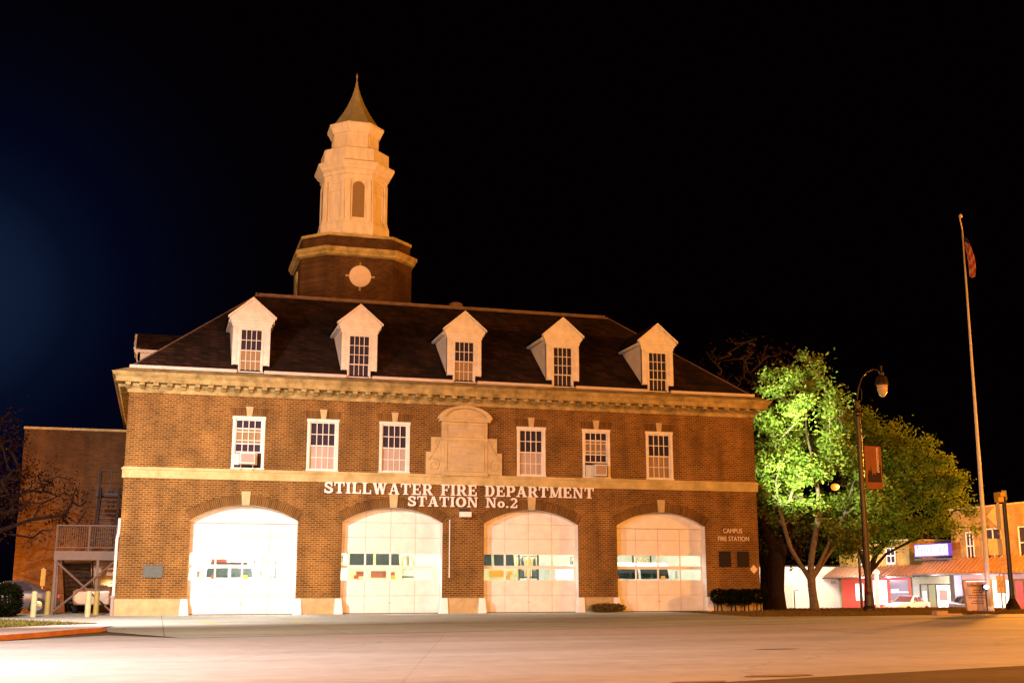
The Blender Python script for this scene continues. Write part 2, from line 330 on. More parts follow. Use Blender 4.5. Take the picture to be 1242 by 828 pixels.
sheet('sidewalk',[(-30,-1.6),(-14.2,-1.2),(-13.8,-.1),(-13.76,-9.6),(-14.25,-9.75),(-17.3,-4.4),(-30,3)],.001,M['walk'])
sheet('parking_lot',[(-40,3.1),(-17.3,-1.4),(-13.78,-1.3),(-13.78,5.9),(-40,5.9)],-.003,M['apron'])
sheet('sidewalk',[(8.35,-9.55),(12.06,-14.1),(16.85,-13.4),(60,-14.5),(60,-11.0),(21,-9.0),(16.5,-9.4),(11.6,-10.2)],.006,M['walk'])
# kerb return at the left with its grass plot
def strip(name,pts,w,h,mats,parent=None,side=1):
    pass
kp=[(-26,-32.2),(-15.2,-22.7),(-14.45,-20.9),(-13.9,-19.3),(-13.45,-18.2),(-13.35,-17.4),(-13.5,-16.6)]
ki=[(-26,-31.2),(-15.9,-21.9),(-15.0,-20.2),(-14.3,-18.8),(-13.9,-17.9),(-13.75,-17.3),(-13.75,-16.7)]
mb=MB(); n=len(kp); H=[.11,.11,.11,.11,.10,.08,.02]
for i in range(n-1):
    a,b=kp[i],kp[i+1]; c,d=ki[i+1],ki[i]
    mb.quad((a[0],a[1],0),(b[0],b[1],0),(b[0],b[1],H[i+1]),(a[0],a[1],H[i]),1)
    mb.quad((a[0],a[1],H[i]),(b[0],b[1],H[i+1]),(c[0],c[1],H[i+1]),(d[0],d[1],H[i]),0)
    mb.quad((d[0],d[1],H[i]),(c[0],c[1],H[i+1]),(c[0],c[1],-.01),(d[0],d[1],-.01),0)
tag(mb.build('kerb',[M['kerb'],M['kerb_red']]),kind='structure')
sheet('sidewalk',[(-13.9,-17.9),(-13.75,-16.7),(-13.3,-14.0),(-13.75,-12.0),(-14.6,-12.7),(-16.1,-14.9),(-26,-22),(-26,-31.1),(-15.9,-21.85),(-15.0,-20.15),(-14.3,-18.75)],.03,M['kerb'])
# marks painted on the apron
def mark(name,a,b,w,material,label):
    a=Vector((*a,0));b=Vector((*b,0)); d=(b-a).normalized(); s=Vector((-d.y,d.x,0))*w/2
    mb=MB(); mb.add([(a-s)+Vector((0,0,.009)),(b-s)+Vector((0,0,.009)),(b+s)+Vector((0,0,.009)),(a+s)+Vector((0,0,.009))],[(0,1,2,3)])
    return tag(mb.build(name,material),kind='structure')
mark('painted_line',(-10.9,-9.6),(-10.45,-13.2),.16,M['yellow'],'')
mark('painted_line',(-8.2,-10.6),(-7.9,-13.6),.16,M['yellow'],'')
mark('painted_line',(3.9,-20.0),(3.3,-25.2),.10,M['whiteline'],'')

TAR=mat('tar_patch',(.27,.19,.11),.9,noise=.3,nscale=5)
for (px_,py_,w_,h_) in ((-5.12,-36.05,.55,.16),(-6.45,-36.65,.4,.12),(-2.2,-30.5,.5,.08)):
    rr=random.Random(int(px_*100)); pl=[(px_+w_*math.cos(a*.5236)*rr.uniform(.7,1.1),py_+h_*math.sin(a*.5236)*rr.uniform(.7,1.2)) for a in range(12)]
    sheet('road_patch',pl,.0085,TAR)
def in_poly(x,y,poly):
    c=False;n=len(poly)
    for i in range(n):
        x1,y1=poly[i];x2,y2=poly[(i+1)%n]
        if (y1>y)!=(y2>y) and x<(x2-x1)*(y-y1)/(y2-y1)+x1: c=not c
    return c
def grass(name,poly,n,h,material,seed):
    rnd=random.Random(seed); mb=MB(); x0=min(p[0] for p in poly);x1=max(p[0] for p in poly);y0=min(p[1] for p in poly);y1=max(p[1] for p in poly)
    k=0
    while k<n:
        x=rnd.uniform(x0,x1);y=rnd.uniform(y0,y1)
        if not in_poly(x,y,poly): continue
        k+=1; z=hgt(x,y)-.01; a=rnd.uniform(0,6.28); hh=h*rnd.uniform(.5,1.2); w=rnd.uniform(.02,.05); dx,dy=math.cos(a)*w,math.sin(a)*w; lx,ly=rnd.uniform(-.04,.04),rnd.uniform(-.04,.04)
        mb.add([(x-dx,y-dy,z),(x+dx,y+dy,z),(x+lx,y+ly,z+hh)],[(0,1,2)])
    return tag(mb.build(name,material),kind='stuff',label='short grass',cat='grass')
o=grass('grass',[(-19,-3),(-17.26,-4.59),(-14.35,-9.9),(-14.0,-11.7),(-14.6,-12.6),(-16.1,-14.8),(-22,-19),(-26,-12)],9000,.07,M['grass'],3); o['label']='lit grass plot behind the red painted kerb at left'
LAWN=[(9.5,-3.0),(8.4,-9.4),(11.6,-10.15),(16.5,-9.3),(21,-8.9),(34,-8),(34,6),(28,10),(14.2,8),(14.0,-.2),(9.5,-.15)]
o=grass('grass',LAWN,26000,.07,M['grassdry'],4); o['label']='dry brown lawn under the trees right of the station'

# ------------------------------------------------------------------ fire station
ST=empty('fire_station',(0,0,0),label='two storey brick fire station with four arched bays, dormers and white steeple',cat='fire station')
XL,XR=-13.72,13.72; DEP=16.0
DOORS=[-9,-3,3,9]; WINS=[-9,-6,-3,3,6,9]
HW,SPR,CRN=2.1,3.70,4.30
RAD=(HW*HW+.36)/(2*.6); CZ=CRN-RAD
def arch(x,c,r=RAD): return CZ+math.sqrt(max(0,r*r-(x-c)**2))
ZW0,ZW1,WHW=5.72,7.87,.645
mb=MB()
# lower band with arches
xs=[XL]
for c in DOORS: xs+= [c-HW+2*HW*i/20 for i in range(21)]
xs.append(XR)
for a,b in zip(xs[:-1],xs[1:]):
    mid=(a+b)/2; c=min(DOORS,key=lambda d:abs(d-mid))
    if abs(mid-c)<HW: za,zb=arch(a,c),arch(b,c)
    else: za=zb=0
    mb.quad((a,0,za),(b,0,zb),(b,0,5.3),(a,0,5.3))
# upper band with windows
xs=[XL]
for c in WINS: xs+=[c-WHW,c+WHW]
xs.append(XR)
for a,b in zip(xs[:-1],xs[1:]):
    mid=(a+b)/2; c=min(WINS,key=lambda d:abs(d-mid))
    if abs(mid-c)<WHW:
        mb.quad((a,0,5.3),(b,0,5.3),(b,0,ZW0),(a,0,ZW0)); mb.quad((a,0,ZW1),(b,0,ZW1),(b,0,8.8),(a,0,8.8))
    else: mb.quad((a,0,5.3),(b,0,5.3),(b,0,8.8),(a,0,8.8))
# other walls
mb.quad((XL,DEP,-.3),(XL,0,-.3),(XL,0,8.8),(XL,DEP,8.8)); mb.quad((XR,0,-1),(XR,DEP,-1),(XR,DEP,8.8),(XR,0,8.8)); mb.quad((XR,DEP,-1),(XL,DEP,-1),(XL,DEP,8.8),(XR,DEP,8.8))
mb.build('wall',M['brick'],ST)
# door reveals
for c in DOORS:
    mb=MB()
    mb.quad((c-HW,0,0),(c-HW,0,SPR),(c-HW,.5,SPR),(c-HW,.5,0)); mb.quad((c+HW,0,0),(c+HW,.5,0),(c+HW,.5,SPR),(c+HW,0,SPR))
    for i in range(20):
        a=c-HW+2*HW*i/20;b=c-HW+2*HW*(i+1)/20
        mb.quad((a,0,arch(a,c)),(b,0,arch(b,c)),(b,.5,arch(b,c)),(a,.5,arch(a,c)))
    mb.build('door_reveal',M['jamb'],ST)
    # brick arch ring
    mb=MB(); th0=math.asin(HW/RAD); N=24; s=0; ro=RAD+.335
    for i in range(N):
        t0=-th0*1.0+2*th0*i/N; t1=-th0+2*th0*(i+1)/N
        p=lambda r,t,y=-.012:(c+r*math.sin(t),y,CZ+r*math.cos(t))
        ds=RAD*(t1-t0)
        mb.quad(p(RAD-.002,t0),p(RAD-.002,t1),p(ro,t1),p(ro,t0),uv=[(s,0.005),(s+ds,0.005),(s+ds,.33),(s,.33)])
        mb.quad(p(RAD-.002,t0),p(RAD-.002,t0,.1),p(RAD-.002,t1,.1),p(RAD-.002,t1),uv=[(s,0),(s,.1),(s+ds,.1),(s+ds,0)])
        # thin label course
        q=ro; q2=ro+.07
        mb.quad(p(q,t0,-.03),p(q,t1,-.03),p(q2,t1,-.03),p(q2,t0,-.03),mi=1); mb.quad(p(q,t0),p(q,t1),p(q,t1,-.03),p(q,t0,-.03),mi=1); mb.quad(p(q2,t0,-.03),p(q2,t1,-.03),p(q2,t1,0),p(q2,t0,0),mi=1)
        s+=ds
    mb.build('brick_arch',[M['rowlock'],M['soldier']],ST)
    mb=MB(); mb.prism([(c-.145,4.29),(c+.145,4.29),(c+.185,4.83),(c-.185,4.83)],-.075,.0); mb.build('keystone',M['stone_clean'],ST,bevel=.01)
# base course
edges=[XL-.04]+sum([[c-HW,c+HW] for c in DOORS],[])+[XR+.04]
for i in range(0,len(edges),2):
    mb=MB(); mb.box(edges[i]+(0 if i==0 else .0),-.05,-.02,edges[i+1],0.002,.60); mb.prism([(-.05,.60),(.002,.60),(.002,.64)],edges[i],edges[i+1],axis='x'); mb.build('stone_base',M['base_stone'],ST)
mb=MB(); mb.box(XL-.05,0.0,-.3,XL+.001,DEP,.62); mb.build('stone_base',M['base_stone'],ST)
for c in DOORS:
    for sgn in(-1,1):
        x0=c+sgn*HW; mb=MB()
        # tapered wheel guard that laps onto the pier face and into the reveal
        if sgn<0: poly=[(x0-.26,0),(x0+.10,0),(x0+.03,.62),(x0-.22,.62)]
        else: poly=[(x0-.10,0),(x0+.26,0),(x0+.22,.62),(x0-.03,.62)]
        mb.prism(poly,-.13,.18); mb.build('corner_guard',M['guard'],ST,bevel=.015)
# belt course
mb=MB(); 
for k,(z0,z1,p) in enumerate(((5.28,5.60,.07),(5.60,5.66,.11),(5.66,5.715,.06))):
    mb.box(XL-p,-p,z0,XR+p,DEP+p,z1)
mb.build('belt_course',M['belt'],ST)
# cornice
mb=MB()
def ring(z0,z1,p,q=None):
    q=p if q is None else q
    mb.add([(XL-p,-p,z0),(XR+p,-p,z0),(XR+p,DEP+p,z0),(XL-p,DEP+p,z0),(XL-q,-q,z1),(XR+q,-q,z1),(XR+q,DEP+q,z1),(XL-q,DEP+q,z1)],[(0,1,5,4),(1,2,6,5),(2,3,7,6),(3,0,4,7),(3,2,1,0),(4,5,6,7)])
ring(8.66,8.84,.06); ring(8.84,8.90,.06,.13); ring(8.90,9.02,.13); ring(9.02,9.20,.52); ring(9.20,9.27,.52,.58); ring(9.27,9.40,.60,.68)
ring(9.40,9.62,.66,.16)
# modillions under the corona
def modrow(n,f):
    for i in range(n): f(i)
N=53; st=(XR-XL+.1)/(N-1)
for i in range(N):
    x=XL-.05+st*i; mb.box(x-.10,-.44,8.905,x+.10,-.125,9.022)
    mb.prism([(-.44,8.905),(-.30,8.905),(-.125,8.80),(-.125,8.905)],x-.095,x+.095,axis='x')
for i in range(31):
    y=.25+st*i
    for sx,xx in((-1,XL),(1,XR)):
        a,b=sorted((xx+sx*.125,xx+sx*.44)); mb.box(a,y-.10,8.905,b,y+.10,9.022)
mb.build('cornice',M['stone'],ST)
# windows
def sash(mb,x0,x1,z0,z1,y,cols,rows,th=.032,fr=.05):
    # frame and muntins, material 0
    mb.box(x0,y,z0,x0+fr,y+.04,z1);mb.box(x1-fr,y,z0,x1,y+.04,z1);mb.box(x0+fr,y+.001,z0,x1-fr,y+.041,z0+fr);mb.box(x0+fr,y+.001,z1-fr,x1-fr,y+.041,z1)
    X0,X1,Z0,Z1=x0+fr,x1-fr,z0+fr,z1-fr
    for i in range(1,cols): 
        x=X0+(X1-X0)*i/cols; mb.box(x-th/2,y+.010,Z0,x+th/2,y+.036,Z1)
    for i in range(1,rows):
        z=Z0+(Z1-Z0)*i/rows; mb.box(X0,y+.013,z-th/2,X1,y+.034,z+th/2)
for wi,c in enumerate(WINS):
    fr=MB(); y=-.03
    fr.box(c-WHW,y,ZW0+.06,c-WHW+.11,.14,ZW1-.12); fr.box(c+WHW-.11,y,ZW0+.06,c+WHW,.14,ZW1-.12); fr.box(c-WHW-.02,y-.012,ZW1-.12,c+WHW+.02,.14,ZW1); fr.box(c-WHW-.02,y-.03,ZW0,c+WHW+.02,.14,ZW0+.06)
    x0,x1=c-WHW+.11,c+WHW-.11; z0,z1=ZW0+.06,ZW1-.12; zm=(z0+z1)/2
    ac=wi in(0,4)
    if ac: zb=z0+.62
    sash(fr,x0,x1,zm-.03,z1,.03,4,2)
    if ac: sash(fr,x0,x1,zb,zb+(zm-z0)+.02,.072,4,2)
    else: sash(fr,x0,x1,z0,zm+.03,.072,4,2)
    wo=fr.build('window',M['white'],ST)
    g=MB(); g.box(x0+.01,.120,z0,x1-.01,.13,z1); g.build('pane',M['darkglass'],wo)
    if not ac:
        g=MB(); g.box(x0+.02,.1125,z0+.03,x1-.02,.118,zm-.01); g.build('blind',M['blind2'] if wi==5 else M['blind'],wo)
    else:
        g=MB(); g.box(x0+.02,.1125,zb+.42,x1-.02,.118,zb+.95); g.build('blind',M['blind2'],wo)
    k=MB(); k.prism([(c-.10,ZW1+.001),(c+.10,ZW1+.001),(c+.15,ZW1+.40),(c-.15,ZW1+.40)],-.06,0.0); k.build('keystone',M['stone_clean'],ST,bevel=.008)
    k=MB(); k.quad((c-WHW-.02,-.003,ZW1+.002),(c+WHW+.02,-.003,ZW1+.002),(c+WHW+.16,-.003,ZW1+.34),(c-WHW-.16,-.003,ZW1+.34)); k.build('lintel',M['soldier'],ST)
# stone tablet over the centre
t=MB(); A=1.0
t.box(-A,-.14,5.72,A,0,7.95); t.box(-A-.02,-.20,5.66,A+.02,0,5.80)
t.box(-A-.12,-.24,7.95,A+.12,0,8.05); t.box(-A-.18,-.29,8.05,A+.18,0,8.14)
seg=[(-A-.18,8.14)]+[(1.18*math.sin(a),8.14+.50*(math.cos(a)-math.cos(R(75)))/(1-math.cos(R(75)))) for a in [R(-75+150*i/18) for i in range(19)]]
seg=[(x/ math.sin(R(75)) if abs(x)<1.2 else x,z) for x,z in seg[1:]]
t.prism(seg,-.16,0)
for i in range(18):
    (xa,za),(xb,zb)=seg[i],seg[i+1]; f=.78
    ia=(xa*f,8.14+(za-8.14)*f-.0);ib=(xb*f,8.14+(zb-8.14)*f-.0)
    t.prism([(xa,za),(xb,zb),ib,ia],-.30,-.161)
# frames of the two panels
for (x0,x1,z0,z1) in((-.84,.84,5.84,7.12),(-.84,.84,7.30,7.86)):
    t.box(x0,-.185,z0,x0+.07,-.141,z1);t.box(x1-.07,-.185,z0,x1,-.141,z1);t.box(x0+.07,-.184,z1-.06,x1-.07,-.141,z1);t.box(x0+.07,-.184,z0,x1-.07,-.141,z0+.06)
t.box(-A-.01,-.19,7.15,A+.01,-.141,7.26)
tb=t.build('stone_tablet',M['stone_clean'],ST)
for s in(-1,1):
    k=MB(); pl=[(s*1.001,5.72),(s*1.66,5.72),(s*1.66,6.66),(s*1.44,6.66),(s*1.44,7.28),(s*1.001,7.28)]
    k.prism(pl,-.10,0)
    sp=[]
    for i in range(40):
        a=i/39*4.2*math.pi/1.6; r=.27*(1-i/52); sp.append((s*(1.34+r*math.cos(a+1.2)),-.115,6.10+r*math.sin(a+1.2)))
    k.tube(sp,.030,6)
    k.tube([(s*1.10,-.115,7.15),(s*1.16,-.115,6.95),(s*1.30,-.115,6.75),(s*1.38,-.115,6.58),(s*1.58,-.115,6.30)],.03,6)
    k.tube([(s*(1.20+.09*math.cos(a)),-.115,7.08+.09*math.sin(a)) for a in [j*.55 for j in range(12)]],.02,6)
    k.build('scroll',M['stone_clean'],tb)
cst=mat('carved_stone',(.46,.37,.24),.9); rnd=random.Random(5)
for z in (7.58,6.86,6.70,6.54,6.38,6.22,6.06):
    k=MB(); x=-.62
    while x<.6:
        w=rnd.uniform(.05,.15); h=.07 if z>7 else .035
        k.box(x,-.147,z-h,x+w,-.1405,z+h); x+=w+.0
        if rnd.random()<.4: x+=.03
    k.build('carved_line',cst,tb)
# garage doors
def garage_door(c,style):
    Y=.45; d=MB(); x0,x1=c-HW-.03,c+HW+.03; n=4
    X=[c-HW+2*HW*i/4 for i in range(5)]
    ztop=SPR-.08 if style else 99
    # solid sheets
    for z0,z1 in((0,1.35),(1.82,1.955),(2.42,4.4)): d.box(x0,Y,z0,x1,Y+.05,z1)
    for zr in((1.35,1.82),(1.955,2.42)):
        for i,x in enumerate(X): d.box(x-(.035 if 0<i<4 else .06),Y,zr[0],x+(.035 if 0<i<4 else .06),Y+.05,zr[1])
    # raised panels leave grooves between
    rows=[(.03,.70),(.74,1.33),(2.46,3.06),(3.10,3.58)]+([] if style else [(3.72,4.38)])
    if not style: rows[3]=(3.10,3.66)
    for z0,z1 in rows:
        for i in range(4):
            a,b=X[i]+.035,X[i+1]-.035
            d.box(a,Y-.012,z0+.03,b,Y-.0005,z1-.02)
            d.box(a+.09,Y-.02,z0+.10,b-.09,Y-.0125,z1-.10)
    d.prism([(X[0],-.0),(X[4],-.0),(X[4],.028),(X[0],.028)],Y-.02,Y-.001,mi=2)
    # dark joint lines between sections
    for z in [.72,3.08]+([] if style else [3.69]): d.box(X[0],Y-.004,z-.009,X[4],Y-.0007,z+.009,1)
    for x in X[1:-1]:
        for z0,z1 in((.0,1.34),(2.43,3.60 if style else 4.3)): d.box(x-.008,Y-.0035,z0+.03,x+.008,Y-.0009,z1,1)
    if style:
        d.box(x0,Y-.05,3.60,x1,Y-.001,4.4); d.box(X[0],Y-.06,3.575,X[4],Y-.0505,3.60,1)
    o=d.build('garage_door',[M['door'],M['door_line'],M['black']],ST)
    for zr in((1.35,1.82),(1.955,2.42)):
        for i in range(4):
            g=MB(); g.box(X[i]+.03,Y+.02,zr[0],X[i+1]-.03,Y+.026,zr[1]); g.build('pane',M['glass'],o)
    h=MB(); h.box(c-.06,Y-.04,.42,c+.06,Y-.021,.45); h.build('handle',M['door_line'],o)
for i,c in enumerate(DOORS): garage_door(c,i in(0,3))
# interior of the bays
mb=MB(); mb.quad((XL+.1,12,0),(XR-.1,12,0),(XR-.1,12,4.9),(XL+.1,12,4.9)); mb.quad((XL+.1,.5,0),(XL+.1,12,0),(XL+.1,12,4.9),(XL+.1,.5,4.9)); mb.quad((XR-.1,12,0),(XR-.1,.5,0),(XR-.1,.5,4.9),(XR-.1,12,4.9))
mb.box(XL+.1,.5,4.9,XR-.1,12,5.0)
# inner face of the front piers
ed=[XL+.1]+sum([[c-HW-.04,c+HW+.04] for c in DOORS],[])+[XR-.1]
for i in range(0,len(ed),2): mb.quad((ed[i+1],.51,0),(ed[i],.51,0),(ed[i],.51,4.9),(ed[i+1],.51,4.9))
for i in range(0,27,3): mb.box(XL+1+i,1,4.62,XL+1.15+i,12,4.9)
mb.build('bay_interior',M['interior'],ST)
mb=MB(); mb.box(XL+.1,.51,-.3,XR-.1,12,.012); mb.build('bay_floor',M['int_floor'],ST)
for x,y,ww in((-10.8,11.9,1.6),(-6.6,11.9,1.0),(-1.2,11.9,1.8),(6.6,11.9,1.5),(11.0,11.9,1.0)):
    mb=MB(); mb.box(x-ww/2,11.6,.01,x+ww/2,11.98,2.3); mb.box(x-ww/2+.05,11.56,1.2,x+ww/2-.05,11.6,1.25)
    tag(mb.build('locker',M['ac']),label={-10.8:'pale gear locker at the back of the first bay',-6.6:'narrow pale gear locker behind the pier between the first two bays',-1.2:'wide pale gear locker at the back of the second bay',6.6:'pale gear locker seen past the truck in the third bay',11.0:'narrow pale gear locker at the back right of the last bay'}[x],cat='locker',group='gear lockers along the back wall')
PL={-9:'first',-3:'second',3:'third',9:'last'}
for c in DOORS:
    f=empty('ceiling_light',(c,4,4.5),label='fluorescent ceiling fixture in the %s bay from the left'%PL[c],cat='ceiling light',group='ceiling lights in the truck bays')
    k=MB(); k.box(-.7,-2.4,0,.7,2.4,.08); k.build('housing',M['ac'],f)
    for s in(-.35,.35):
        k=MB(); k.tube([(s,-2.3,-.04),(s,2.3,-.04)],.03,8); k.build('tube',M['tube'],f)
    for yy in(3,8.5):
        l=bpy.data.lights.new('bay_light','AREA'); l.shape='RECTANGLE'; l.size=1.4; l.size_y=4; l.energy={-9:2200,-3:620,3:480,9:330}[c]; l.color=(1,.96,.82)
        lo=bpy.data.objects.new('bay_light',l); COL.objects.link(lo); lo.location=(c+.9,yy,4.40)
# roof
mb=MB(); Z0,Z1=9.66,14.15; E=.06; RX=8.6; RY0,RY1=5.0,11.0
P=[(XL-E,-E+.02,Z0),(XR+E,-E+.02,Z0),(XR+E,DEP+E,Z0),(XL-E,DEP+E,Z0),(-RX,RY0,Z1),(RX,RY0,Z1),(RX,RY1,Z1),(-RX,RY1,Z1)]
mb.add(P,[(0,1,5,4),(1,2,6,5),(2,3,7,6),(3,0,4,7),(4,5,6,7)])
rf=mb.build('roof',M['shingle'],ST)
mb=MB()
for a,b in((4,5),(5,6),(6,7),(7,4)): mb.tube([P[a],P[b]],.05,6)
mb.tube([(-RX,RY0,Z1),(-RX,RY0,Z1+.14)],.04,6); mb.box(-RX+.1,RY0+.12,Z1-.02,RX-.1,RY0+.24,Z1+.16)
for a,b in((0,4),(1,5),(2,6),(3,7)): mb.tube([P[a],P[b]],.035,6)
mb.build('ridge_flashing',M['ridge'],rf)
DORM=[-9.05,-4.57,0.0,4.5,9.05]
mb=MB(); xs=[XL-.04]+sum([[c-.55,c+.55] for c in DORM],[])+[XR+.04]
for i in range(0,len(xs),2):
    a,b=xs[i],xs[i+1]; mb.prism([(-.17,9.63),(-.02,9.63),(-.02,9.75),(-.20,9.75)],a,b,axis='x')
mb.build('gutter',M['gutter'],ST)
mb=MB(); mb.lathe([(.28,0),(.28,.25),(.34,.25),(.34,.42),(.20,.50)],(1.04,6.0,14.15+.05),14); mb.build('roof_vent',M['ridge'],rf)
# dormers
SL=(Z1-Z0)/(RY0+.04)
def roofz(y): return Z0+SL*(y+.04)
def dormer():
    d=empty('dormer',(0,0,0)); del_=None
    YF=.08; hw=.76; zb=roofz(YF)+.10; ze=11.98
    b=MB()
    # cheeks follow the roof slope
    yb=(ze-Z0)/SL-.04
    for s in(-1,1):
        b.prism([(YF,roofz(YF)+.22),(YF,ze),(yb,ze),(yb-.02,ze-.06)],s*hw-(.05 if s>0 else 0),s*hw+(.05 if s<0 else 0),axis='x')
    # face
    b.box(-hw,YF-.02,roofz(YF)+.24,-.49,YF+.1,ze-.24); b.box(.49,YF-.02,roofz(YF)+.24,hw,YF+.1,ze-.24); b.box(-hw,YF-.021,11.50,hw,YF+.1,ze-.1)
    # pilaster strips and architrave
    for s in(-1,1): b.box(s*.67-.09,YF-.05,roofz(YF)+.26,s*.67+.09,YF-.0215,11.62)
    b.box(-.80,YF-.06,11.62,.80,YF-.0215,11.74)
    b.box(-.84,YF-.11,11.74,.84,YF-.0215,11.83); 
    # pediment
    b.prism([(-.94,11.94),(.94,11.94),(0,12.79)],YF-.12,YF+.1)
    b.box(-.90,YF-.17,11.83,.90,YF+.1,11.93)
    for s in(-1,1): b.prism([(s*.98,11.93),(s*.98,12.02),(0,12.85),(0,12.74)],YF-.2,YF-.085)
    # eave mouldings running back
    ye=(12.0-Z0)/SL
    for s in(-1,1):
        x0,x1=sorted((s*.70,s*.93)); b.box(x0,YF+.101,11.80,x1,ye-.15,11.93); 
    body=b.build('dormer_body',M['white'],d)
    # roof of dormer
    r=MB()
    for s in(-1,1):
        yr=(12.87-Z0)/SL
        a=[(s*1.0,YF-.1,12.03),(0,YF-.1,12.88),(0,yr,12.88),(s*1.0,(12.03-Z0)/SL,12.03)]
        bb=[(x,y,z-.05) for x,y,z in a]
        r.add(a+bb,[(0,1,2,3),(7,6,5,4),(0,4,5,1),(3,2,6,7),(0,3,7,4)])
    r.build('dormer_roof',M['shingle'],d)
    return d
def dormer_window(c,kind,par):
    fr=MB(); x0,x1=-.49,.49; z0,z1=9.72,11.50; Y=.03
    fr.box(x0-.0,Y,z0,x0+.05,Y+.1,z1); fr.box(x1-.05,Y,z0,x1,Y+.1,z1); fr.box(x0-.04,Y-.05,z0-.05,x1+.04,Y+.1,z0)
    X0,X1=x0+.05,x1-.05; zm=(z0+z1)/2
    if kind==0: sash(fr,X0,X1,zm-.02,z1,Y+.02,4,2,.026,.035); sash(fr,X0,X1,z0,zm+.03,Y+.063,4,2,.026,.045)
    else: sash(fr,X0,X1,z0+.52,z1,Y+.02,4,3,.026,.035); sash(fr,X0,X1,z0,z0+.56,Y+.063,4,1,.026,.045)
    wo=fr.build('window',M['white'],par)
    g=MB(); g.box(X0,Y+.106,z0,X1,Y+.112,z1); g.build('pane',M['darkglass'],wo)
    if kind==0: g=MB(); g.box(X0,Y+.1037,z0,X1,Y+.1055,zm); g.build('blind',M['blind2'],wo)
# dormers are parts of the station: body carries roof and window
for i,c in enumerate(DORM):
    d=dormer(); d.name='dormer'; d.parent=ST; d.location=(c,0,0)
    dormer_window(0,0 if i in(0,2) else 1,d)
# side dormer on the left hip
d=dormer(); dormer_window(0,0,d); d.parent=ST; d.rotation_euler=(0,0,R(-90)); d.location=(XL-.05,8.9,0)

# tower
TX,TY=-3.8,8.05
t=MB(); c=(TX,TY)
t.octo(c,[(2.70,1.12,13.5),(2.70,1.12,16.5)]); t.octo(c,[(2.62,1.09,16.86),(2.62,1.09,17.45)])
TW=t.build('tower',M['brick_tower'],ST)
t=MB(); t.octo(c,[(2.72,1.13,16.45),(2.85,1.18,16.5),(2.88,1.2,16.6),(2.95,1.22,16.68),(2.95,1.22,16.84),(2.75,1.12,16.90)]); t.octo(c,[(2.68,1.11,17.45),(2.70,1.12,17.58),(2.4,1.0,17.66)])
t.build('tower_moulding',M['stone'],TW)
t=MB(); t.lathe([(.52,0),(.52,.05)],(0,0,0),28)
clock=t.build('roundel',mat('roundel_face',(.62,.50,.40),.6,noise=.1),TW); clock.rotation_euler=(R(90),0,0); clock.location=(TX+.0,TY-2.70,15.50)
for a in range(4):
    t=MB()
    ca,sa=[(0,1),(1,0),(0,-1),(-1,0)][a]
    x,z=TX+ca*.61,15.5+sa*.61; t.box(x-.045-(.04 if ca else 0),TY-2.73,z-.045-(.04 if sa else 0),x+.045+(.04 if ca else 0),TY-2.70,z+.045+(.04 if sa else 0)); t.build('roundel_key',M['stone'],TW)

t=MB(); t.box(TX-2.76,TY-.5,14.3,TX-2.70,TY-.1,16.1); t.box(TX-2.76,TY+.1,14.3,TX-2.70,TY+.5,16.1); t.build('side_strip',M['stone'],TW)
# lantern
t=MB()
t.octo(c,[(1.76,.99,17.60),(1.76,.99,17.85),(1.70,.97,17.95),(1.70,.97,18.45),(1.66,.95,18.62)])
t.octo(c,[(1.53,.90,18.6),(1.53,.90,21.0)])
t.octo(c,[(1.56,.92,20.72),(1.58,.93,20.78),(1.58,.93,20.98),(1.64,.95,21.0),(1.64,.95,21.16),(1.78,1.0,21.28),(1.80,1.0,21.36),(1.90,1.05,21.48),(1.90,1.05,21.60),(1.66,.95,21.72)])
t.octo(c,[(1.62,.93,21.66),(1.62,.93,22.36),(1.57,.9,22.42)])
t.octo(c,[(1.12,.66,22.3),(1.12,.66,23.45)]); t.octo(c,[(1.18,.69,23.36),(1.22,.7,23.46),(1.30,.75,23.62),(1.36,.79,23.70),(1.36,.79,23.82),(1.2,.7,23.88)])
t.octo(c,[(1.16,.68,22.42),(1.16,.68,22.55)])
# pilasters at the eight corners, on every face
def octpts(h,ch): a=h-ch; return [(-a,-h),(a,-h),(h,-a),(h,a),(a,h),(-a,h),(-h,a),(-h,-a)]
op=octpts(1.53,.90)
def on_face(i,u0,u1,z0,z1,dp,mbx,mi=0,h=None,pts=None):
    pts=pts or op; a=Vector(pts[i]);b=Vector(pts[(i+1)%8]); L=(b-a).length; d=(b-a)/L; nn=Vector((d.y,-d.x))
    if u0<0: u0+=L
    if u1<=0: u1+=L
    q=[a+d*u0,a+d*u1,a+d*u1+nn*dp,a+d*u0+nn*dp]; q=[(p.x+TX,p.y+TY) for p in q]
    mbx.prism(q,z0,z1,mi,axis='z')
for i in range(8):
    on_face(i,.02,.22,18.6,20.74,.08,t); on_face(i,-.22,-.02,18.6,20.74,.08,t)
    on_face(i,.0,.24,18.61,18.78,.11,t); on_face(i,-.24,.0,18.61,18.78,.11,t)
    if i%2:   # blank panels
        on_face(i,.30,-.30,20.16,20.24,.06,t); on_face(i,.30,.34,18.85,20.6,.03,t); on_face(i,-.34,-.30,18.85,20.6,.03,t); on_face(i,.30,-.30,20.56,20.62,.03,t)
    else:
        on_face(i,.27,.33,18.75,20.62,.035,t); on_face(i,-.33,-.27,18.75,20.62,.035,t)
od=octpts(1.12,.66)
for i in range(8):
    for a,b,z0,z1 in((.12,.17,22.7,23.25),(-.17,-.12,22.7,23.25),(.17,-.17,23.2,23.25),(.17,-.17,22.7,22.75)): on_face(i,a,b,z0,z1,.025,t,pts=od)
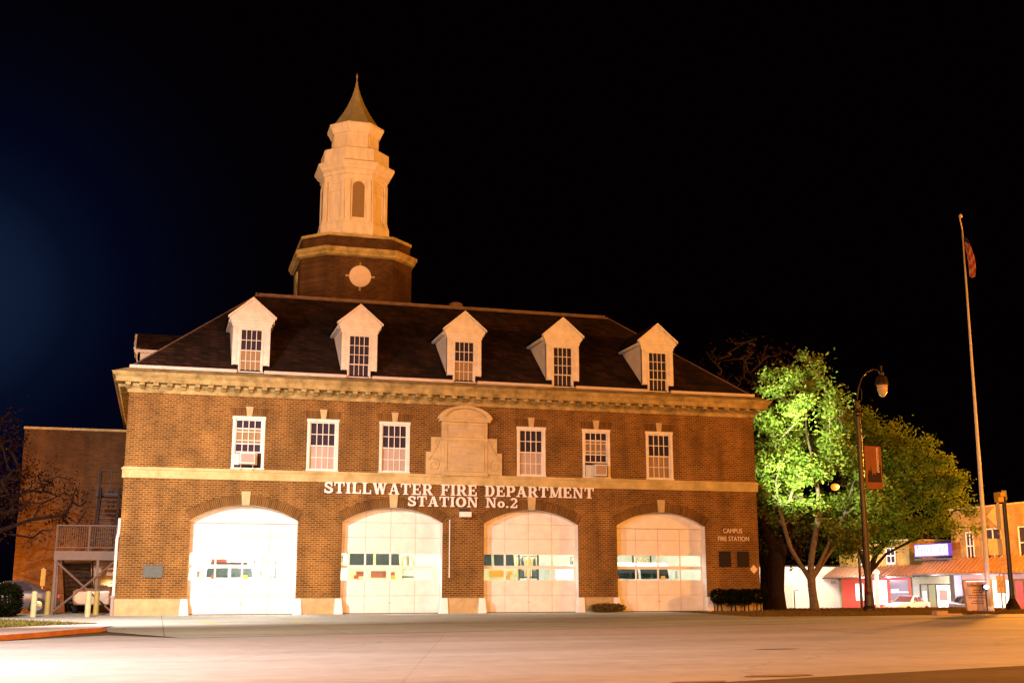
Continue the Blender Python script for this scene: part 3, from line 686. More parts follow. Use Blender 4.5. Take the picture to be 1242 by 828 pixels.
# horizontal clapboard lines
LN=t.build('lantern',M['lantern'],TW)
for i in range(0,8,2):
    a=Vector(op[i]);b=Vector(op[(i+1)%8]); d=(b-a).normalized(); nn=Vector((d.y,-d.x)); mid=(a+b)/2
    k=MB(); hw=.29; z0,zs=18.80,20.32
    poly=[(-hw,z0),(hw,z0)]+[(hw*math.cos(R(180*j/12)),zs+hw*1.1*math.sin(R(180*j/12))) for j in range(13)]
    k.prism(poly,-.025,0.0)
    for j in range(22):
        z=z0+.04+j*.075; 
        if z<zs+.1: k.box(-hw+.02,-.04,z,hw-.02,-.0255,z+.03)
    k.box(-.05,-.07,20.62,.05,0,20.82,1)
    lo=k.build('louver',[M['louver'],M['lantern']],TW); lo.location=(TX+mid.x,TY+mid.y,0); lo.rotation_euler=(0,0,math.atan2(d.y,d.x))
# spire: concave
t=MB(); prof=[]
for i in range(15):
    s=i/14; r=1.18*((1-s)**1.9)*.86+ (1-s)*.165+.012; prof.append((r,r*.586,23.86+2.95*s))
t.octo(c,prof); t.lathe([(.03,0),(.05,.08),(.02,.16),(.01,.25)],(TX,TY,26.75),8)
t.build('spire',M['copper'],TW)

# ------------------------------------------------------------------ fittings on the facade (things of their own)
SW=.20
def rect(x0,y0,x1,y1): return [(x0,y0),(x1,y0),(x1,y1),(x0,y1)]
def arc(cx,cy,rx,ry,a0,a1,w0,w1,n=10):
    o=[]
    for i in range(n):
        t0=R(a0+(a1-a0)*i/n);t1=R(a0+(a1-a0)*(i+1)/n)
        def ww(t): k=abs(math.cos(t)); return w1+(w0-w1)*k
        p=lambda t,s:(cx+(rx+s*ww(t)/2)*math.cos(t),cy+(ry+s*ww(t)/2)*math.sin(t))
        o.append([p(t0,-1),p(t0,1),p(t1,1),p(t1,-1)])
    return o
def line(x0,y0,x1,y1,w): return [(x0-w/2,y0),(x0+w/2,y0),(x1+w/2,y1),(x1-w/2,y1)]
def st(x,top=True,bot=True,w=SW):
    o=[rect(x-w/2,0,x+w/2,1)]
    if bot: o.append(rect(x-w/2-.09,0,x+w/2+.09,.10))
    if top: o.append(rect(x-w/2-.09,.90,x+w/2+.09,1))
    return o
def sp(*a):
    o=[]
    for x in a: o+= x if isinstance(x[0],list) else [x]
    return o
GL={
'S':(.72,sp(arc(.36,.735,.23,.19,15,270,.17,.15),arc(.36,.27,.26,.20,90,-165,.19,.16),rect(.56,.62,.64,.97),rect(.06,.04,.13,.38))),
'T':(.84,sp(rect(.32,0,.52,1),rect(.22,0,.62,.10),rect(.02,.89,.82,1),rect(.02,.66,.10,.95),rect(.74,.66,.82,.95))),
'I':(.42,st(.21)),
'L':(.74,sp(st(.21),rect(.21,0,.72,.11),rect(.64,.05,.72,.36))),
'W':(1.22,sp(line(.42,0,.18,1,.22),line(.42,0,.60,1,.10),line(.86,0,.62,1,.22),line(.86,0,1.04,1,.10),rect(.04,.9,.34,1),rect(.48,.9,.78,1),rect(.92,.9,1.18,1))),
'A':(.92,sp(line(.16,0,.44,1,.10),line(.74,0,.46,1,.22),rect(.26,.28,.64,.38),rect(.02,0,.32,.10),rect(.56,0,.90,.10))),
'E':(.78,sp(st(.21),rect(.21,0,.74,.11),rect(.21,.89,.70,1),rect(.21,.45,.54,.55),rect(.66,.05,.74,.34),rect(.62,.70,.70,.95),rect(.49,.36,.55,.64))),
'F':(.74,sp(st(.21),rect(.21,.89,.70,1),rect(.21,.45,.54,.55),rect(.62,.68,.70,.95),rect(.49,.36,.55,.64))),
'R':(.88,sp(st(.21),rect(.21,.90,.46,1),rect(.21,.44,.46,.54),arc(.46,.72,.20,.225,-90,90,.20,.10),line(.74,0,.48,.50,.20),rect(.64,0,.88,.10))),
'P':(.80,sp(st(.21),rect(.21,.90,.46,1),rect(.21,.40,.46,.50),arc(.46,.70,.22,.25,-90,90,.20,.10))),
'D':(.88,sp(st(.21),rect(.21,.90,.42,1),rect(.21,0,.42,.10),arc(.42,.5,.30,.45,-90,90,.21,.10))),
'M':(1.12,sp(rect(.14,0,.23,1),rect(.84,0,1.04,1),line(.50,.05,.20,1,.20),line(.54,.05,.88,1,.09),rect(.03,0,.34,.10),rect(.03,.9,.26,1),rect(.76,0,1.12,.10),rect(.86,.9,1.12,1))),
'N':(.98,sp(rect(.14,0,.23,1),rect(.74,0,.83,1),line(.76,0,.22,1,.20),rect(.03,0,.34,.10),rect(.02,.9,.26,1),rect(.64,.9,.94,1))),
'O':(.90,arc(.45,.5,.33,.44,0,360,.22,.11,20)),
'o':(.62,arc(.31,.33,.21,.27,0,360,.18,.10,16)),
'.':(.30,[rect(.06,0,.24,.18)]),
'2':(.72,sp(arc(.36,.72,.22,.21,160,-40,.18,.13),line(.12,.08,.53,.58,.14),rect(.06,0,.66,.13),rect(.58,.05,.66,.30))),
' ':(.50,[])}
def letters(par,words,x0,x1,z,h,y):
    w=0
    for ch in words: w+=GL[ch][0]+.07
    sx=(x1-x0)/w; x=x0
    for ch in words:
        g=GL[ch]
        if g[1]:
            mb=MB()
            for i,p in enumerate(g[1]):
                d=.0004*i
                mb.prism([(x+a*sx,z+b*h) for a,b in p],y-.10-d,y-.03+d)
            mb.build('letter',M['letter'],par)
        x+=(g[0]+.07)*sx
SG=empty('wall_lettering',(0,0,4.3),label='large white raised letters reading STILLWATER FIRE DEPARTMENT STATION No. 2',cat='sign')
SG.location=(0,0,0)
letters(SG,'STILLWATER FIRE DEPARTMENT',-5.90,5.87,4.83,.46,0)
letters(SG,'STATION No.2',-2.42,2.40,4.36,.42,-.02)
# campus fire station
cs=empty('wall_lettering',(12.5,0,3),label='small pale metal letters reading CAMPUS FIRE STATION at the right end of the wall',cat='sign')
text_obj('lettering_line','CAMPUS',.29,.015,M['letter_gold'],(12.45-12.5,-.03,3.42-3),parent=cs,sx=.86)
text_obj('lettering_line','FIRE STATION',.29,.015,M['letter_gold'],(12.48-12.5,-.03,3.07-3),parent=cs,sx=.86)
def plaque(x0,x1,z0,z1,material,label,rows):
    c=((x0+x1)/2,0,(z0+z1)/2); k=MB(); k.box(x0-c[0],-.05,z0-c[2],x1-c[0],-.002,z1-c[2]); 
    k.box(x0-c[0],-.062,z0-c[2],x0-c[0]+.03,-.051,z1-c[2]); k.box(x1-c[0]-.03,-.062,z0-c[2],x1-c[0],-.051,z1-c[2]); k.box(x0-c[0]+.03,-.0615,z1-c[2]-.03,x1-c[0]-.03,-.051,z1-c[2]); k.box(x0-c[0]+.03,-.0615,z0-c[2],x1-c[0]-.03,-.051,z0-c[2]+.03)
    rnd=random.Random(int(x0*10))
    for i in range(rows):
        z=z1-c[2]-.09-(z1-z0-.15)*i/rows; w=(x1-x0)*rnd.uniform(.25,.38); k.box(-w,-.057,z-.012,w,-.0505,z+.01)
    o=k.build('plaque',material); o.location=c; tag(o,label=label,cat='plaque'); return o
plaque(-12.78,-12.05,1.44,1.91,M['plaque_grey'],'grey green rectangular plaque on the brick left of the first door',4)
a=plaque(11.75,12.29,1.93,2.62,M['plaque'],'left one of two dark bronze plaques under the small CAMPUS lettering',9)
b=plaque(12.65,13.19,1.93,2.62,M['plaque'],'right one of two dark bronze plaques, nearer the building corner',9)
k=MB(); k.prism([(-.19,0),(0,-.2),(.19,0),(0,.2)],-.02,0); o=k.build('diamond_sign',mat('cream_sign',(.75,.62,.42),.6)); o.location=(13.43,-.003,1.83); tag(o,label='small cream diamond sign on the brick near the right corner',cat='sign')
# wall lamp under the lettering
wl=empty('wall_lamp',(0.03,0,4.1),label='box shaped floodlight on the brick below the lettering, between two middle doors',cat='wall lamp')
k=MB(); k.box(-.22,-.06,-.05,.22,0,.20); k.box(-.06,-.12,.0,.06,-.06,.08); k.build('bracket',M['dsteel'],wl)
k=MB(); k.prism([(-.36,-.16),(-.10,-.19),(-.08,.07),(-.34,.05)],-.24,.24,axis='x'); k.build('housing',M['guard'],wl,bevel=.015)
k=MB(); k.box(-.6-.018,-.035,1.45,-.6+.018,-.001,3.83); tag(k.build('conduit',M['guard']),label='thin pale conduit running down the pier between the two middle doors',cat='conduit')
# downspout
ds=empty('downspout',(XL-.1,-.06,0),label='pale downspout at the left corner of the brick station',cat='downspout')
k=MB(); k.tube([(0,0.1,.72),(0,.1,2.6),(0,.1,2.9),(.05,.12,3.15),(.06,.14,3.7)],.06,10); k.build('pipe',M['ac'],ds)
k=MB(); k.tube([(-.02,.1,0),(-.02,.1,.72)],.075,10); k.tube([(-.02,.1,.66),(-.02,.1,.76)],.10,10); k.build('boot',M['ac_grille'],ds)
# air conditioners
def ac(x,z,w,h,label,flap):
    a=empty('air_conditioner',(x,-.05,z),label=label,cat='air conditioner')
    k=MB(); k.box(0,-.42,0,w,.1,h); k.build('case',M['ac'],a,bevel=.015)
    k=MB(); k.box(.05,-.432,.06,w-.05,-.4205,h-.06)
    k.build('grille',M['ac_grille'],a)
    k=MB(); 
    for s in(.06,w-.06): k.tube([(s,-.36,0),(s,-.02,-.24 if z>5.85 else -.06)],.014,6)
    k.build('bracket',M['ac'],a)
    k=MB(); k.box(-.26,.06,.0,-.005,.075,h); k.box(w+.005,.06,0,w+.12,.075,h) ; k.build('side_panel',M['ac'],a)
ac(-9.34,5.90,.60,.46,'window air conditioner with brown grille under the leftmost upper window',1)
ac(5.76,5.79,.56,.50,'window air conditioner with olive grille under the second upper window from the right',1)

# ------------------------------------------------------------------ fire engines in the bays
def engine(x,y,w,body,ws0,ws1,top,label,stripe,bar=True):
    e=empty('fire_truck',(x,y,0),label=label,cat='fire truck',group='fire trucks parked in the bays')
    h=w/2; k=MB()
    k.prism([(0,.45),(0,ws0),(.12,ws1),(.5,top),(7.5,top),(7.5,.45)],-h,h,axis='x'); k.build('body',[body],e,bevel=.08)
    k=MB(); 
    for s in(-1,1): k.add([(s*.06,-.012,ws0+.04),(s*(h-.12),-.012,ws0+.06),(s*(h-.16),.10,ws1-.03),(s*.06,.10,ws1-.01)],[(0,1,2,3) if s>0 else (3,2,1,0)])
    k.build('windshield',M['windscreen'],e)
    k=MB(); k.box(-.55,-.06,.85,.55,-.005,1.35); k.build('grille',M['chrome'],e)
    k=MB(); k.box(-h-.02,-.22,.45,h+.02,-.005,.75); k.build('bumper',M['chrome'],e)
    for s in(-1,1):
        k=MB(); k.lathe([(.09,0),(.10,.03),(.07,.05)],(0,0,0),12); o=k.build('headlight',M['guard'],e); o.rotation_euler=(R(90),0,0); o.location=(s*(h-.28),-.01,1.0)
        k=MB(); k.box(s*(h-.42)-.1,-.05,1.42,s*(h-.42)+.1,-.01,1.56); k.build('marker_light',M['amber'] if s>0 else M['red_lens'],e)
        k=MB(); k.tube([(s*h,.1,ws1),(s*(h+.2),-.1,ws1-.1)],.015,6); k.box(s*(h+.2)-.05,-.14,ws0+.05,s*(h+.2)+.05,-.10,ws1-.15); k.build('mirror',M['chrome'],e)
        for yy in(1.2,5.8):
            k=MB(); k.lathe([(.5,0),(.52,.05),(.52,.25),(.5,.3)],(0,0,0),18); o=k.build('wheel',M['black'],e); o.rotation_euler=(0,R(90),0); o.location=(s*(h-.15)-.15,yy,.52)
    if stripe is not None:
        for xa,xb,za,zb in ((-.78,-.42,.34,.14),(-.16,.50,.40,.12),(.66,.88,.30,.16)):
            k=MB(); k.box(xa,-.014,ws0-za,xb,-.0055,ws0-zb); k.build('warning_panel',stripe,e)
    if bar:
        k=MB(); k.box(-h+.3,.35,top,h-.3,.65,top+.07); k.build('light_bar_base',M['dsteel'],e)
        k=MB(); k.box(-h+.32,.36,top+.07,-.1,.64,top+.2); k.build('light_bar_lens',M['red_lens'],e)
        k=MB(); k.box(.1,.36,top+.07,h-.32,.64,top+.2); k.build('light_bar_lens',M['red_lens'] if stripe else M['truck_white'],e)
engine(-9.4,1.9,2.1,M['truck_white'],1.42,1.86,2.02,'white pickup based fire truck in the leftmost bay with low windshield',None)
engine(-3.4,1.9,2.4,M['truck_yellow'],1.86,2.6,2.9,'tall pale fire engine with red markings in the second bay',mat('panel_red',(.30,.09,.045),.5))
engine(1.9,2.2,2.2,M['truck_yellow'],1.90,2.65,2.9,'pale fire engine filling the left half of the third bay',M['amber'])
engine(8.75,2.0,3.1,M['truck_white'],1.38,1.95,2.15,'white low fire truck at the left side of the rightmost bay',None,False)

# gear hanging in the bays, seen through the door panes
gear=[(-7.6,6.5,'coiled tan hose on a rack at the right of the first bay'),(-1.4,5.5,'coiled hose rack at the right side of the second bay'),(4.7,6.0,'coiled hose rack behind the third bay window'),(10.6,6.2,'coiled hose rack at the right side of the last bay')]
for x,y,l in gear:
    g=empty('hose_rack',(x,y,0),label=l,cat='hose rack',group='hose racks between the trucks')
    k=MB(); k.box(-.5,-.03,0,-.44,.03,2.7); k.box(.44,-.03,0,.5,.03,2.7); k.box(-.44,-.02,2.6,.44,.02,2.68); k.box(-.44,-.02,1.5,.44,.02,1.56); k.build('rack_frame',M['dsteel'],g)
    for q in range(3):
        k=MB(); cx=-.28+q*.28; k.tube([(cx+.11*math.cos(a*.5),-.05-.01*a*.05,2.15+.30*math.sin(a*.5)) for a in range(26)],.035,6); k.build('hose',M['amber'] if q==1 else M['stone_clean'],g)
for x,y,l in ((-2.0,9.5,'yellow turnout coats hanging at the back of the second bay'),(5.5,9.8,'yellow turnout coats hanging at the back of the third bay'),(9.3,10.5,'yellow turnout coats hanging at the back of the last bay')):
    g=empty('coat_rail',(x,y,1.3),label=l,cat='coat rail',group='coat rails at the back of the bays')
    k=MB(); k.tube([(-.9,0,1.3),(.9,0,1.3)],.02,6); k.box(-.92,-.02,-1.3,-.88,.02,1.3); k.box(.88,-.02,-1.3,.92,.02,1.3); k.build('rail',M['dsteel'],g)
    for q in range(5):
        cx=-.7+q*.35; k=MB(); k.prism([(cx-.14,.2),(cx+.14,.2),(cx+.12,1.05),(cx+.03,1.22),(cx-.03,1.22),(cx-.12,1.05)],-.08,.08); k.build('coat',M['amber'] if q%2 else M['plaque_grey'],g,bevel=.03)
# ------------------------------------------------------------------ left side: annex, stairs, cars, bollards
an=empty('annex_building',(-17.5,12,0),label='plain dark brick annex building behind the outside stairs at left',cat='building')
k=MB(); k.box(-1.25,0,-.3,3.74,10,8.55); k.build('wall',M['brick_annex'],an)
k=MB(); k.box(-1.30,-.05,8.55,3.74,10.05,8.66); k.build('coping',M['belt'],an)
k=MB(); k.box(2.3,-.03,.0,3.3,-.002,2.1); k.build('door',M['dsteel'],an)
BL=[('cream bollard, leftmost, in front of the silver car',-16.54,-1.12,M['bollard']),('olive yellow bollard in shade beside the stair foot',-16.40,3.0,M['bollard_y']),('cream bollard in front of the stair treads',-14.65,-1.13,M['bollard']),('yellow bollard behind the cream one, near the station corner',-14.50,1.9,M['bollard_y'])]
for l,x,y,mm in BL:
    k=MB(); k.lathe([(.105,0),(.105,.86),(.10,.90),(.07,.93),(.03,.945)],(0,0,0),18); o=k.build('bollard',mm,smooth=False); o.location=(x,y,0); tag(o,label=l,cat='bollard',group='bollards by the outside stairs')
S=empty('outdoor_staircase',(-15.1,4,0),label='outside steel staircase with landing and railing beside the left wall',cat='staircase')
ox,oy=-15.1,4
def sb(name,fn,mm): k=MB(); fn(k); return k.build(name,mm,S,loc=None)
def rel(k): k.v=[(a-ox,b-oy,c) for a,b,c in k.v]; return k
k=MB(); k.box(-16.30,3.0,2.16,-13.8,3.1,2.52); k.box(-16.30,3.1,2.40,-13.8,4.6,2.50); k.box(-16.30,4.6,2.16,-13.8,4.7,2.52); rel(k).build('landing',M['steel'],S)
for x,y in((-16.22,3.02),(-13.9,3.02),(-14.6,3.02),(-16.22,4.6)):
    k=MB(); k.box(x-.05,y-.03,0,x+.05,y+.06,2.16); rel(k).build('post',M['steel'],S)
for (a,b) in(((-16.2,2.98,2.10),(-13.95,2.98,.10)),((-16.2,2.95,.10),(-13.95,2.95,2.10))):
    k=MB(); k.tube([a,b],.045,6); rel(k).build('brace',M['steel'],S)
k=MB()
k.tube([(-16.25,3.04,3.55),(-13.85,3.04,3.55)],.035,6); k.tube([(-16.25,3.04,2.66),(-13.85,3.04,2.66)],.025,6)
for i in range(29): k.tube([(-16.2+i*.083,3.04,2.66),(-16.2+i*.083,3.04,3.55)],.010,4)
for x in(-16.25,-15.0,-13.95): k.tube([(x,3.04,2.5),(x,3.04,3.58)],.035,6)
k.tube([(-16.25,3.04,3.55),(-16.25,4.65,3.55)],.03,6)
rel(k).build('railing',M['steel'],S)
for i in range(11):
    z=.17+i*.19; y=8.2-i*.33; k=MB(); k.box(-16.05,y-.14,z,-14.95,y+.14,z+.05); rel(k).build('tread',M['tread'],S)
    k=MB(); k.box(-16.04,y+.10,z-.16,-14.96,y+.12,z-.005); rel(k).build('riser',M['dsteel'],S)
k=MB(); k.prism([(8.35,0),(8.6,0),(4.75,2.4),(4.75,2.1)],-16.1,-16.04,axis='x'); k.prism([(8.35,0),(8.6,0),(4.75,2.4),(4.75,2.1)],-14.93,-14.87,axis='x'); rel(k).build('stringer',M['dsteel'],S)
k=MB(); k.prism([(4.6,2.5),(4.9,2.5),(8.0,5.2),(8.0,5.5)],-14.95,-14.85,axis='x'); k.prism([(4.6,2.5),(4.9,2.5),(8.0,5.2),(8.0,5.5)],-14.15,-14.05,axis='x')
for i in range(13): k.box(-14.85,4.7+i*.25,2.7+i*.22,-14.15,4.95+i*.25,2.74+i*.22)
rel(k).build('upper_flight',M['dsteel'],S)
k=MB(); k.box(-15.1,8.0,5.1,-13.8,9.2,5.25)
for x in(-15.05,-14.5,-13.9): k.tube([(x,8.02,5.2),(x,8.02,6.25)],.03,5)
k.tube([(-15.05,8.02,6.22),(-13.85,8.02,6.22)],.025,5); k.tube([(-15.05,8.02,5.7),(-13.85,8.02,5.7)],.02,5); k.tube([(-14.92,4.6,3.5),(-14.92,8.0,6.2)],.03,5)
rel(k).build('upper_landing',M['dsteel'],S)

def car(x,y,z,rz,paint,glass,label,kind='sedan',cat='car'):
    c=empty('parked_car',(x,y,z),rz,label=label,cat=cat)
    # stations along x (front = -x): (x, halfwidth, zlow, zshoulder, roof halfwidth, roof z)
    if kind=='sedan': stn=[(-2.25,.62,.35,.55,.5,.56),(-2.1,.80,.25,.66,.6,.68),(-1.2,.88,.22,.80,.7,.83),(-.75,.90,.22,.86,.70,.90),(.05,.90,.22,.88,.60,1.36),(.75,.90,.22,.90,.60,1.38),(1.45,.89,.22,.92,.66,1.05),(1.6,.88,.24,.93,.7,.97),(2.1,.82,.28,.90,.66,.92),(2.25,.70,.36,.78,.6,.80)]
    else: stn=[(-2.5,.80,.40,.95,.7,1.0),(-2.3,.92,.35,1.10,.8,1.12),(-1.6,.95,.35,1.2,.8,1.25),(-1.0,.96,.35,1.25,.78,1.95),(.2,.96,.35,1.25,.80,2.05),(2.3,.96,.35,1.25,.80,2.03),(2.5,.92,.40,1.2,.78,1.9)]
    k=MB(); ng=0; n=10; vs=[]
    for (X,hw,zl,zs,rw,rz_) in stn:
        sec=[(-hw*.92,zl),(-hw,zl+.15),(-hw,zs-.08),(-hw*.96,zs),(-rw,rz_),( rw,rz_),(hw*.96,zs),(hw,zs-.08),(hw,zl+.15),(hw*.92,zl)]
        vs+=[(X,a,b) for a,b in sec]
    fs=[]; mi=[]
    for i in range(len(stn)-1):
        for j in range(n):
            fs.append((i*n+j,i*n+(j+1)%n,(i+1)*n+(j+1)%n,(i+1)*n+j))
    fs.append(tuple(range(n-1,-1,-1))); fs.append(tuple((len(stn)-1)*n+j for j in range(n)))
    k.add(vs,fs); b=k.build('body',paint,c,smooth=True)
    b.modifiers.new('b','BEVEL').width=.03
    g=MB()
    # side windows a touch outside the body skin
    def side(i0,i1,f0=.12,f1=.86):
        for s in(-1,1):
            q=[]
            for (i,f) in((i0,f0),(i1,f0),(i1,f1),(i0,f1)):
                X,hw,zl,zs,rw,rr=stn[i] if isinstance(i,int) else i
                q.append((X,s*((hw*.96)*(1-f)+rw*f+.03),zs*(1-f)+rr*f+.012))
            g.add(q,[(0,1,2,3) if s<0 else (3,2,1,0)])
    mid=lambda a,b,t: tuple(a[i]*(1-t)+b[i]*t for i in range(6))
    if kind=='sedan':
        side(mid(stn[3],stn[4],.35),stn[4]); side(stn[4],mid(stn[4],stn[5],.36)); side(mid(stn[4],stn[5],.46),stn[5]); side(stn[5],mid(stn[5],stn[6],.5))
        a,b2=stn[3],stn[4]; g.add([(a[0]+.05,-a[4]*.95,a[5]+.03),(b2[0]-.04,-b2[4]*.9,b2[5]),(b2[0]-.04,b2[4]*.9,b2[5]),(a[0]+.05,a[4]*.95,a[5]+.03)],[(0,3,2,1)])
        a,b2=stn[5],stn[6]; g.add([(a[0]+.06,-a[4]*.9,a[5]-.01),(b2[0]-.02,-b2[4]*.95,b2[5]+.04),(b2[0]-.02,b2[4]*.95,b2[5]+.04),(a[0]+.06,a[4]*.9,a[5]-.01)],[(0,3,2,1)])
    else:
        side(stn[3],mid(stn[3],stn[4],.8)); side(stn[4],mid(stn[4],stn[5],.45))
    g.build('window',glass,c)
    for wx in((-1.38,1.35) if kind=='sedan' else (-1.6,1.5)):
        for s in(-1,1):
            k=MB(); k.lathe([(.20,0),(.31,0),(.33,.04),(.33,.18),(.31,.22)],(0,0,0),20); wo=k.build('wheel',M['black'],c); wo.rotation_euler=(R(90)*s*-1,0,0); wo.location=(wx,s*(.70 if kind=='sedan' else .76),.33)
            k=MB(); k.lathe([(.19,.20),(.20,.225),(.05,.235)],(0,0,0),12); k.build('rim',M['chrome'],wo)
    for s in(-1,1):
        X=stn[1][0]; k=MB(); k.box(X-.10,s*.62-.14,.52,X+.02,s*.62+.14,.64); k.build('headlight',M['guard'],c)
        X=stn[-2][0]; k=MB(); k.box(X-.04,s*.66-.13,.66,X+.14,s*.66+.13,.80); k.build('tail_light',M['red_lens'],c)
        k=MB(); k.box(-.55,s*.92-.05,.92,-.42,s*.92+.07,1.02); k.build('mirror',paint,c)
    return c
P_silver=mat('car_silver',(.09,.075,.075),.3,spec=.6); P_white=mat('car_white',(.82,.80,.80),.3,spec=.6); P_tan=mat('car_tan',(.65,.50,.34),.35,spec=.5)
cg=mat('car_glass',(.05,.04,.05),.1,spec=.6); cgp=mat('car_glass_pinkish',(.16,.08,.09),.15,spec=.6)
car(-18.5,6.6,-.01,R(8),P_silver,cg,'silver parked car behind the two left bollards')
car(-14.6,9.0,-.03,R(85),P_tan,cg,'pale van parked behind the staircase against the station',kind='van',cat='van')
k=MB(); k.tube([(0,0,0),(0,0,2.0)],.03,6); k.box(-.10,-.05,1.2,.10,-.035,1.95); o=k.build('sign_post',M['bollard_y']); o.location=(-17.16,9.0,-.05); tag(o,label='thin post with narrow sign in front of the annex wall',cat='sign')

# ------------------------------------------------------------------ plants
LAMPRAY=(Vector((-12.195,-48.98,1.008)),Vector((35.75,29.2,8.35)))
def leafquads(mb,pts,size,rnd,flat=.3):
    for p in pts:
        a=Vector((rnd.gauss(0,1),rnd.gauss(0,1),rnd.gauss(0,1)*(1-flat))).normalized(); b=a.cross(Vector((rnd.gauss(0,1),rnd.gauss(0,1),rnd.gauss(0,1)))).normalized()
        s=size*rnd.uniform(.6,1.25); a=a*s; b=b*s*.55
        p=Vector(p); mb.add([p-a,p+b*.9,p+a,p-b*.9],[(0,1,2,3)])
def tree(name,base,trunk,ells,nclu,nleaf,lsize,crad,lmat,bmat,label,seed,r0=.22,gap=.0,cat='tree',group=None,twig=1.0,shell=.55):
    rnd=random.Random(seed); T=empty(name,base,label=label,cat=cat,group=group)
    nodes=[]; # (pos,parent,children count)
    tr=[Vector(p) for p in trunk[0]]
    for i,p in enumerate(tr): nodes.append([p,i-1 if i else -1])
    for br,at in trunk[1:]:
        prev=at
        for p in br: nodes.append([Vector(p),prev]); prev=len(nodes)-1
    ntr=len(tr)-1
    cl=[]
    while len(cl)<nclu:
        e=rnd.choices(ells,weights=[a[1][0]*a[1][1]*a[1][2] for a in ells])[0]
        u=Vector((rnd.gauss(0,1),rnd.gauss(0,1),rnd.gauss(0,1))).normalized()*(rnd.uniform(shell**3,1)**(1/3))
        p=Vector((e[0][0]+u.x*e[1][0],e[0][1]+u.y*e[1][1],e[0][2]+u.z*e[1][2]))
        w=p+Vector(base)-LAMPRAY[0]; d=(LAMPRAY[1]-LAMPRAY[0]).normalized()
        if (w-d*w.dot(d)).length<.75: continue
        cl.append(p)
    root=nodes[ntr][0]; cl.sort(key=lambda p:(p-root).length)
    for p in cl:
        best=min(range(min(ntr,len(nodes)-1),len(nodes)),key=lambda i:(nodes[i][0]-p).length+ (0.6 if nodes[i][0].z>p.z+.3 else 0)+.12*(nodes[i][0]-root).length)
        q=nodes[best][0]; L=(p-q).length
        k=max(1,int(L/.8)); prev=best
        for j in range(1,k+1):
            t=j/k; pos=q.lerp(p,t)+Vector((rnd.gauss(0,.06),rnd.gauss(0,.06),.10*math.sin(math.pi*t)*L*.5+rnd.gauss(0,.05)))*(1 if j<k else 0)
            nodes.append([pos,prev]); prev=len(nodes)-1
    cnt=[1]*len(nodes)
    for i in range(len(nodes)-1,0,-1):
        if nodes[i][1]>=0: cnt[nodes[i][1]]+=cnt[i]
    tot=cnt[0]; rad=[r0*(max(c,1)/tot)**.5*twig+.010 for c in cnt]
    rad[0]=r0*1.35
    tm=MB()
    for i,(p,pa) in enumerate(nodes):
        if pa<0: continue
        tm.tube([nodes[pa][0],p],[min(rad[pa],rad[i]*1.6),rad[i]],6 if rad[i]<.06 else 10,cap=False)
    tm.build('trunk',bmat,T,smooth=True)
    if nleaf:
        lm=MB()
        for p in cl:
            if rnd.random()<gap: continue
            c_=crad*rnd.uniform(.6,1.2); pts=[]
            for _ in range(int(nleaf*rnd.uniform(.5,1.3))):
                q=p+Vector((rnd.gauss(0,c_),rnd.gauss(0,c_),rnd.gauss(0,c_*.7)))
                w=q+T.location-LAMPRAY[0]; d=(LAMPRAY[1]-LAMPRAY[0]).normalized()
                if (w-d*w.dot(d)).length<.28: continue   # the gap through which the far lamp shows
                pts.append(q)
            leafquads(lm,pts,lsize,rnd)
        lm.build('crown',lmat,T)
    return T
# bright tree beside the station
tree('leafy_tree',(17.0,1.0,0),
 [[(0,0,-.05),(-.05,0,.5),(-.10,0,1.0),(-.10,0,1.35)],
  ([(-.65,-.1,2.0),(-1.15,-.1,2.8),(-1.5,-.2,3.8),(-1.7,-.1,5.0)],3),
  ([(-.1,.0,2.1),(.1,-.1,3.2),(.35,-.3,4.6),(.2,-.4,6.2),(-.1,-.2,8.2),(.1,0,10.2)],3),
  ([(.35,-.1,2.2),(.9,-.1,3.1),(1.7,-.2,4.4),(2.2,-.3,5.8),(2.9,-.2,7.0)],3),
  ([(1.5,.3,3.1),(2.6,.4,3.6),(3.8,.3,3.9)],3)],
 [((-.2,0,8.2),(2.5,1.9,3.4)),((.2,0,5.4),(3.0,2.0,2.2)),((.6,0,11.2),(.9,.8,1.3)),((-1.3,0,9.4),(1.1,1.2,2.0)),((2.3,.0,6.9),(1.5,1.6,2.8)),((-1.9,0,6.0),(1.1,1.3,1.8)),((2.4,0,4.2),(1.6,1.4,1.3)),((1.6,.8,3.5),(2.2,1.4,1.0)),((-.6,1.6,3.6),(1.8,1.0,.9))],
 185,175,.100,.28,M['leaf'],M['bark_pale'],'tall green tree lit bright white green, right of the station corner',11,r0=.185,gap=.10)
# second, browner tree further right
tree('leafy_tree',(24.4,8.0,-.1),
 [[(0,0,-.5),(0,0,.8),(0,0,1.8)],([(-.4,0,3),(-1.0,0,4.6),(-1.2,0,7)],2),([(.6,0,2.9),(1.9,0,4.2),(3.6,0,5.6)],2),([(.1,0,3.5),(.6,0,6),(1.0,0,8)],2),([(1.2,0,2.9),(2.8,0,3.6),(4.6,0,4.1)],2)],
 [((.8,0,6.6),(2.9,2.6,3.8)),((-.8,0,8.0),(2.0,2.0,2.9)),((3.2,0,6.6),(2.3,2.2,2.7)),((5.0,0,5.9),(1.9,1.7,1.9)),((6.3,0,5.0),(1.2,1.2,1.2)),((2.8,0,8.6),(1.5,1.5,1.5)),((-1.8,0,4.6),(1.8,1.6,2.0))],
 330,150,.092,.36,M['leafB'],M['bark_dark'],'wide olive brown tree behind the street lamp and its banner',23,r0=.17,gap=.06)
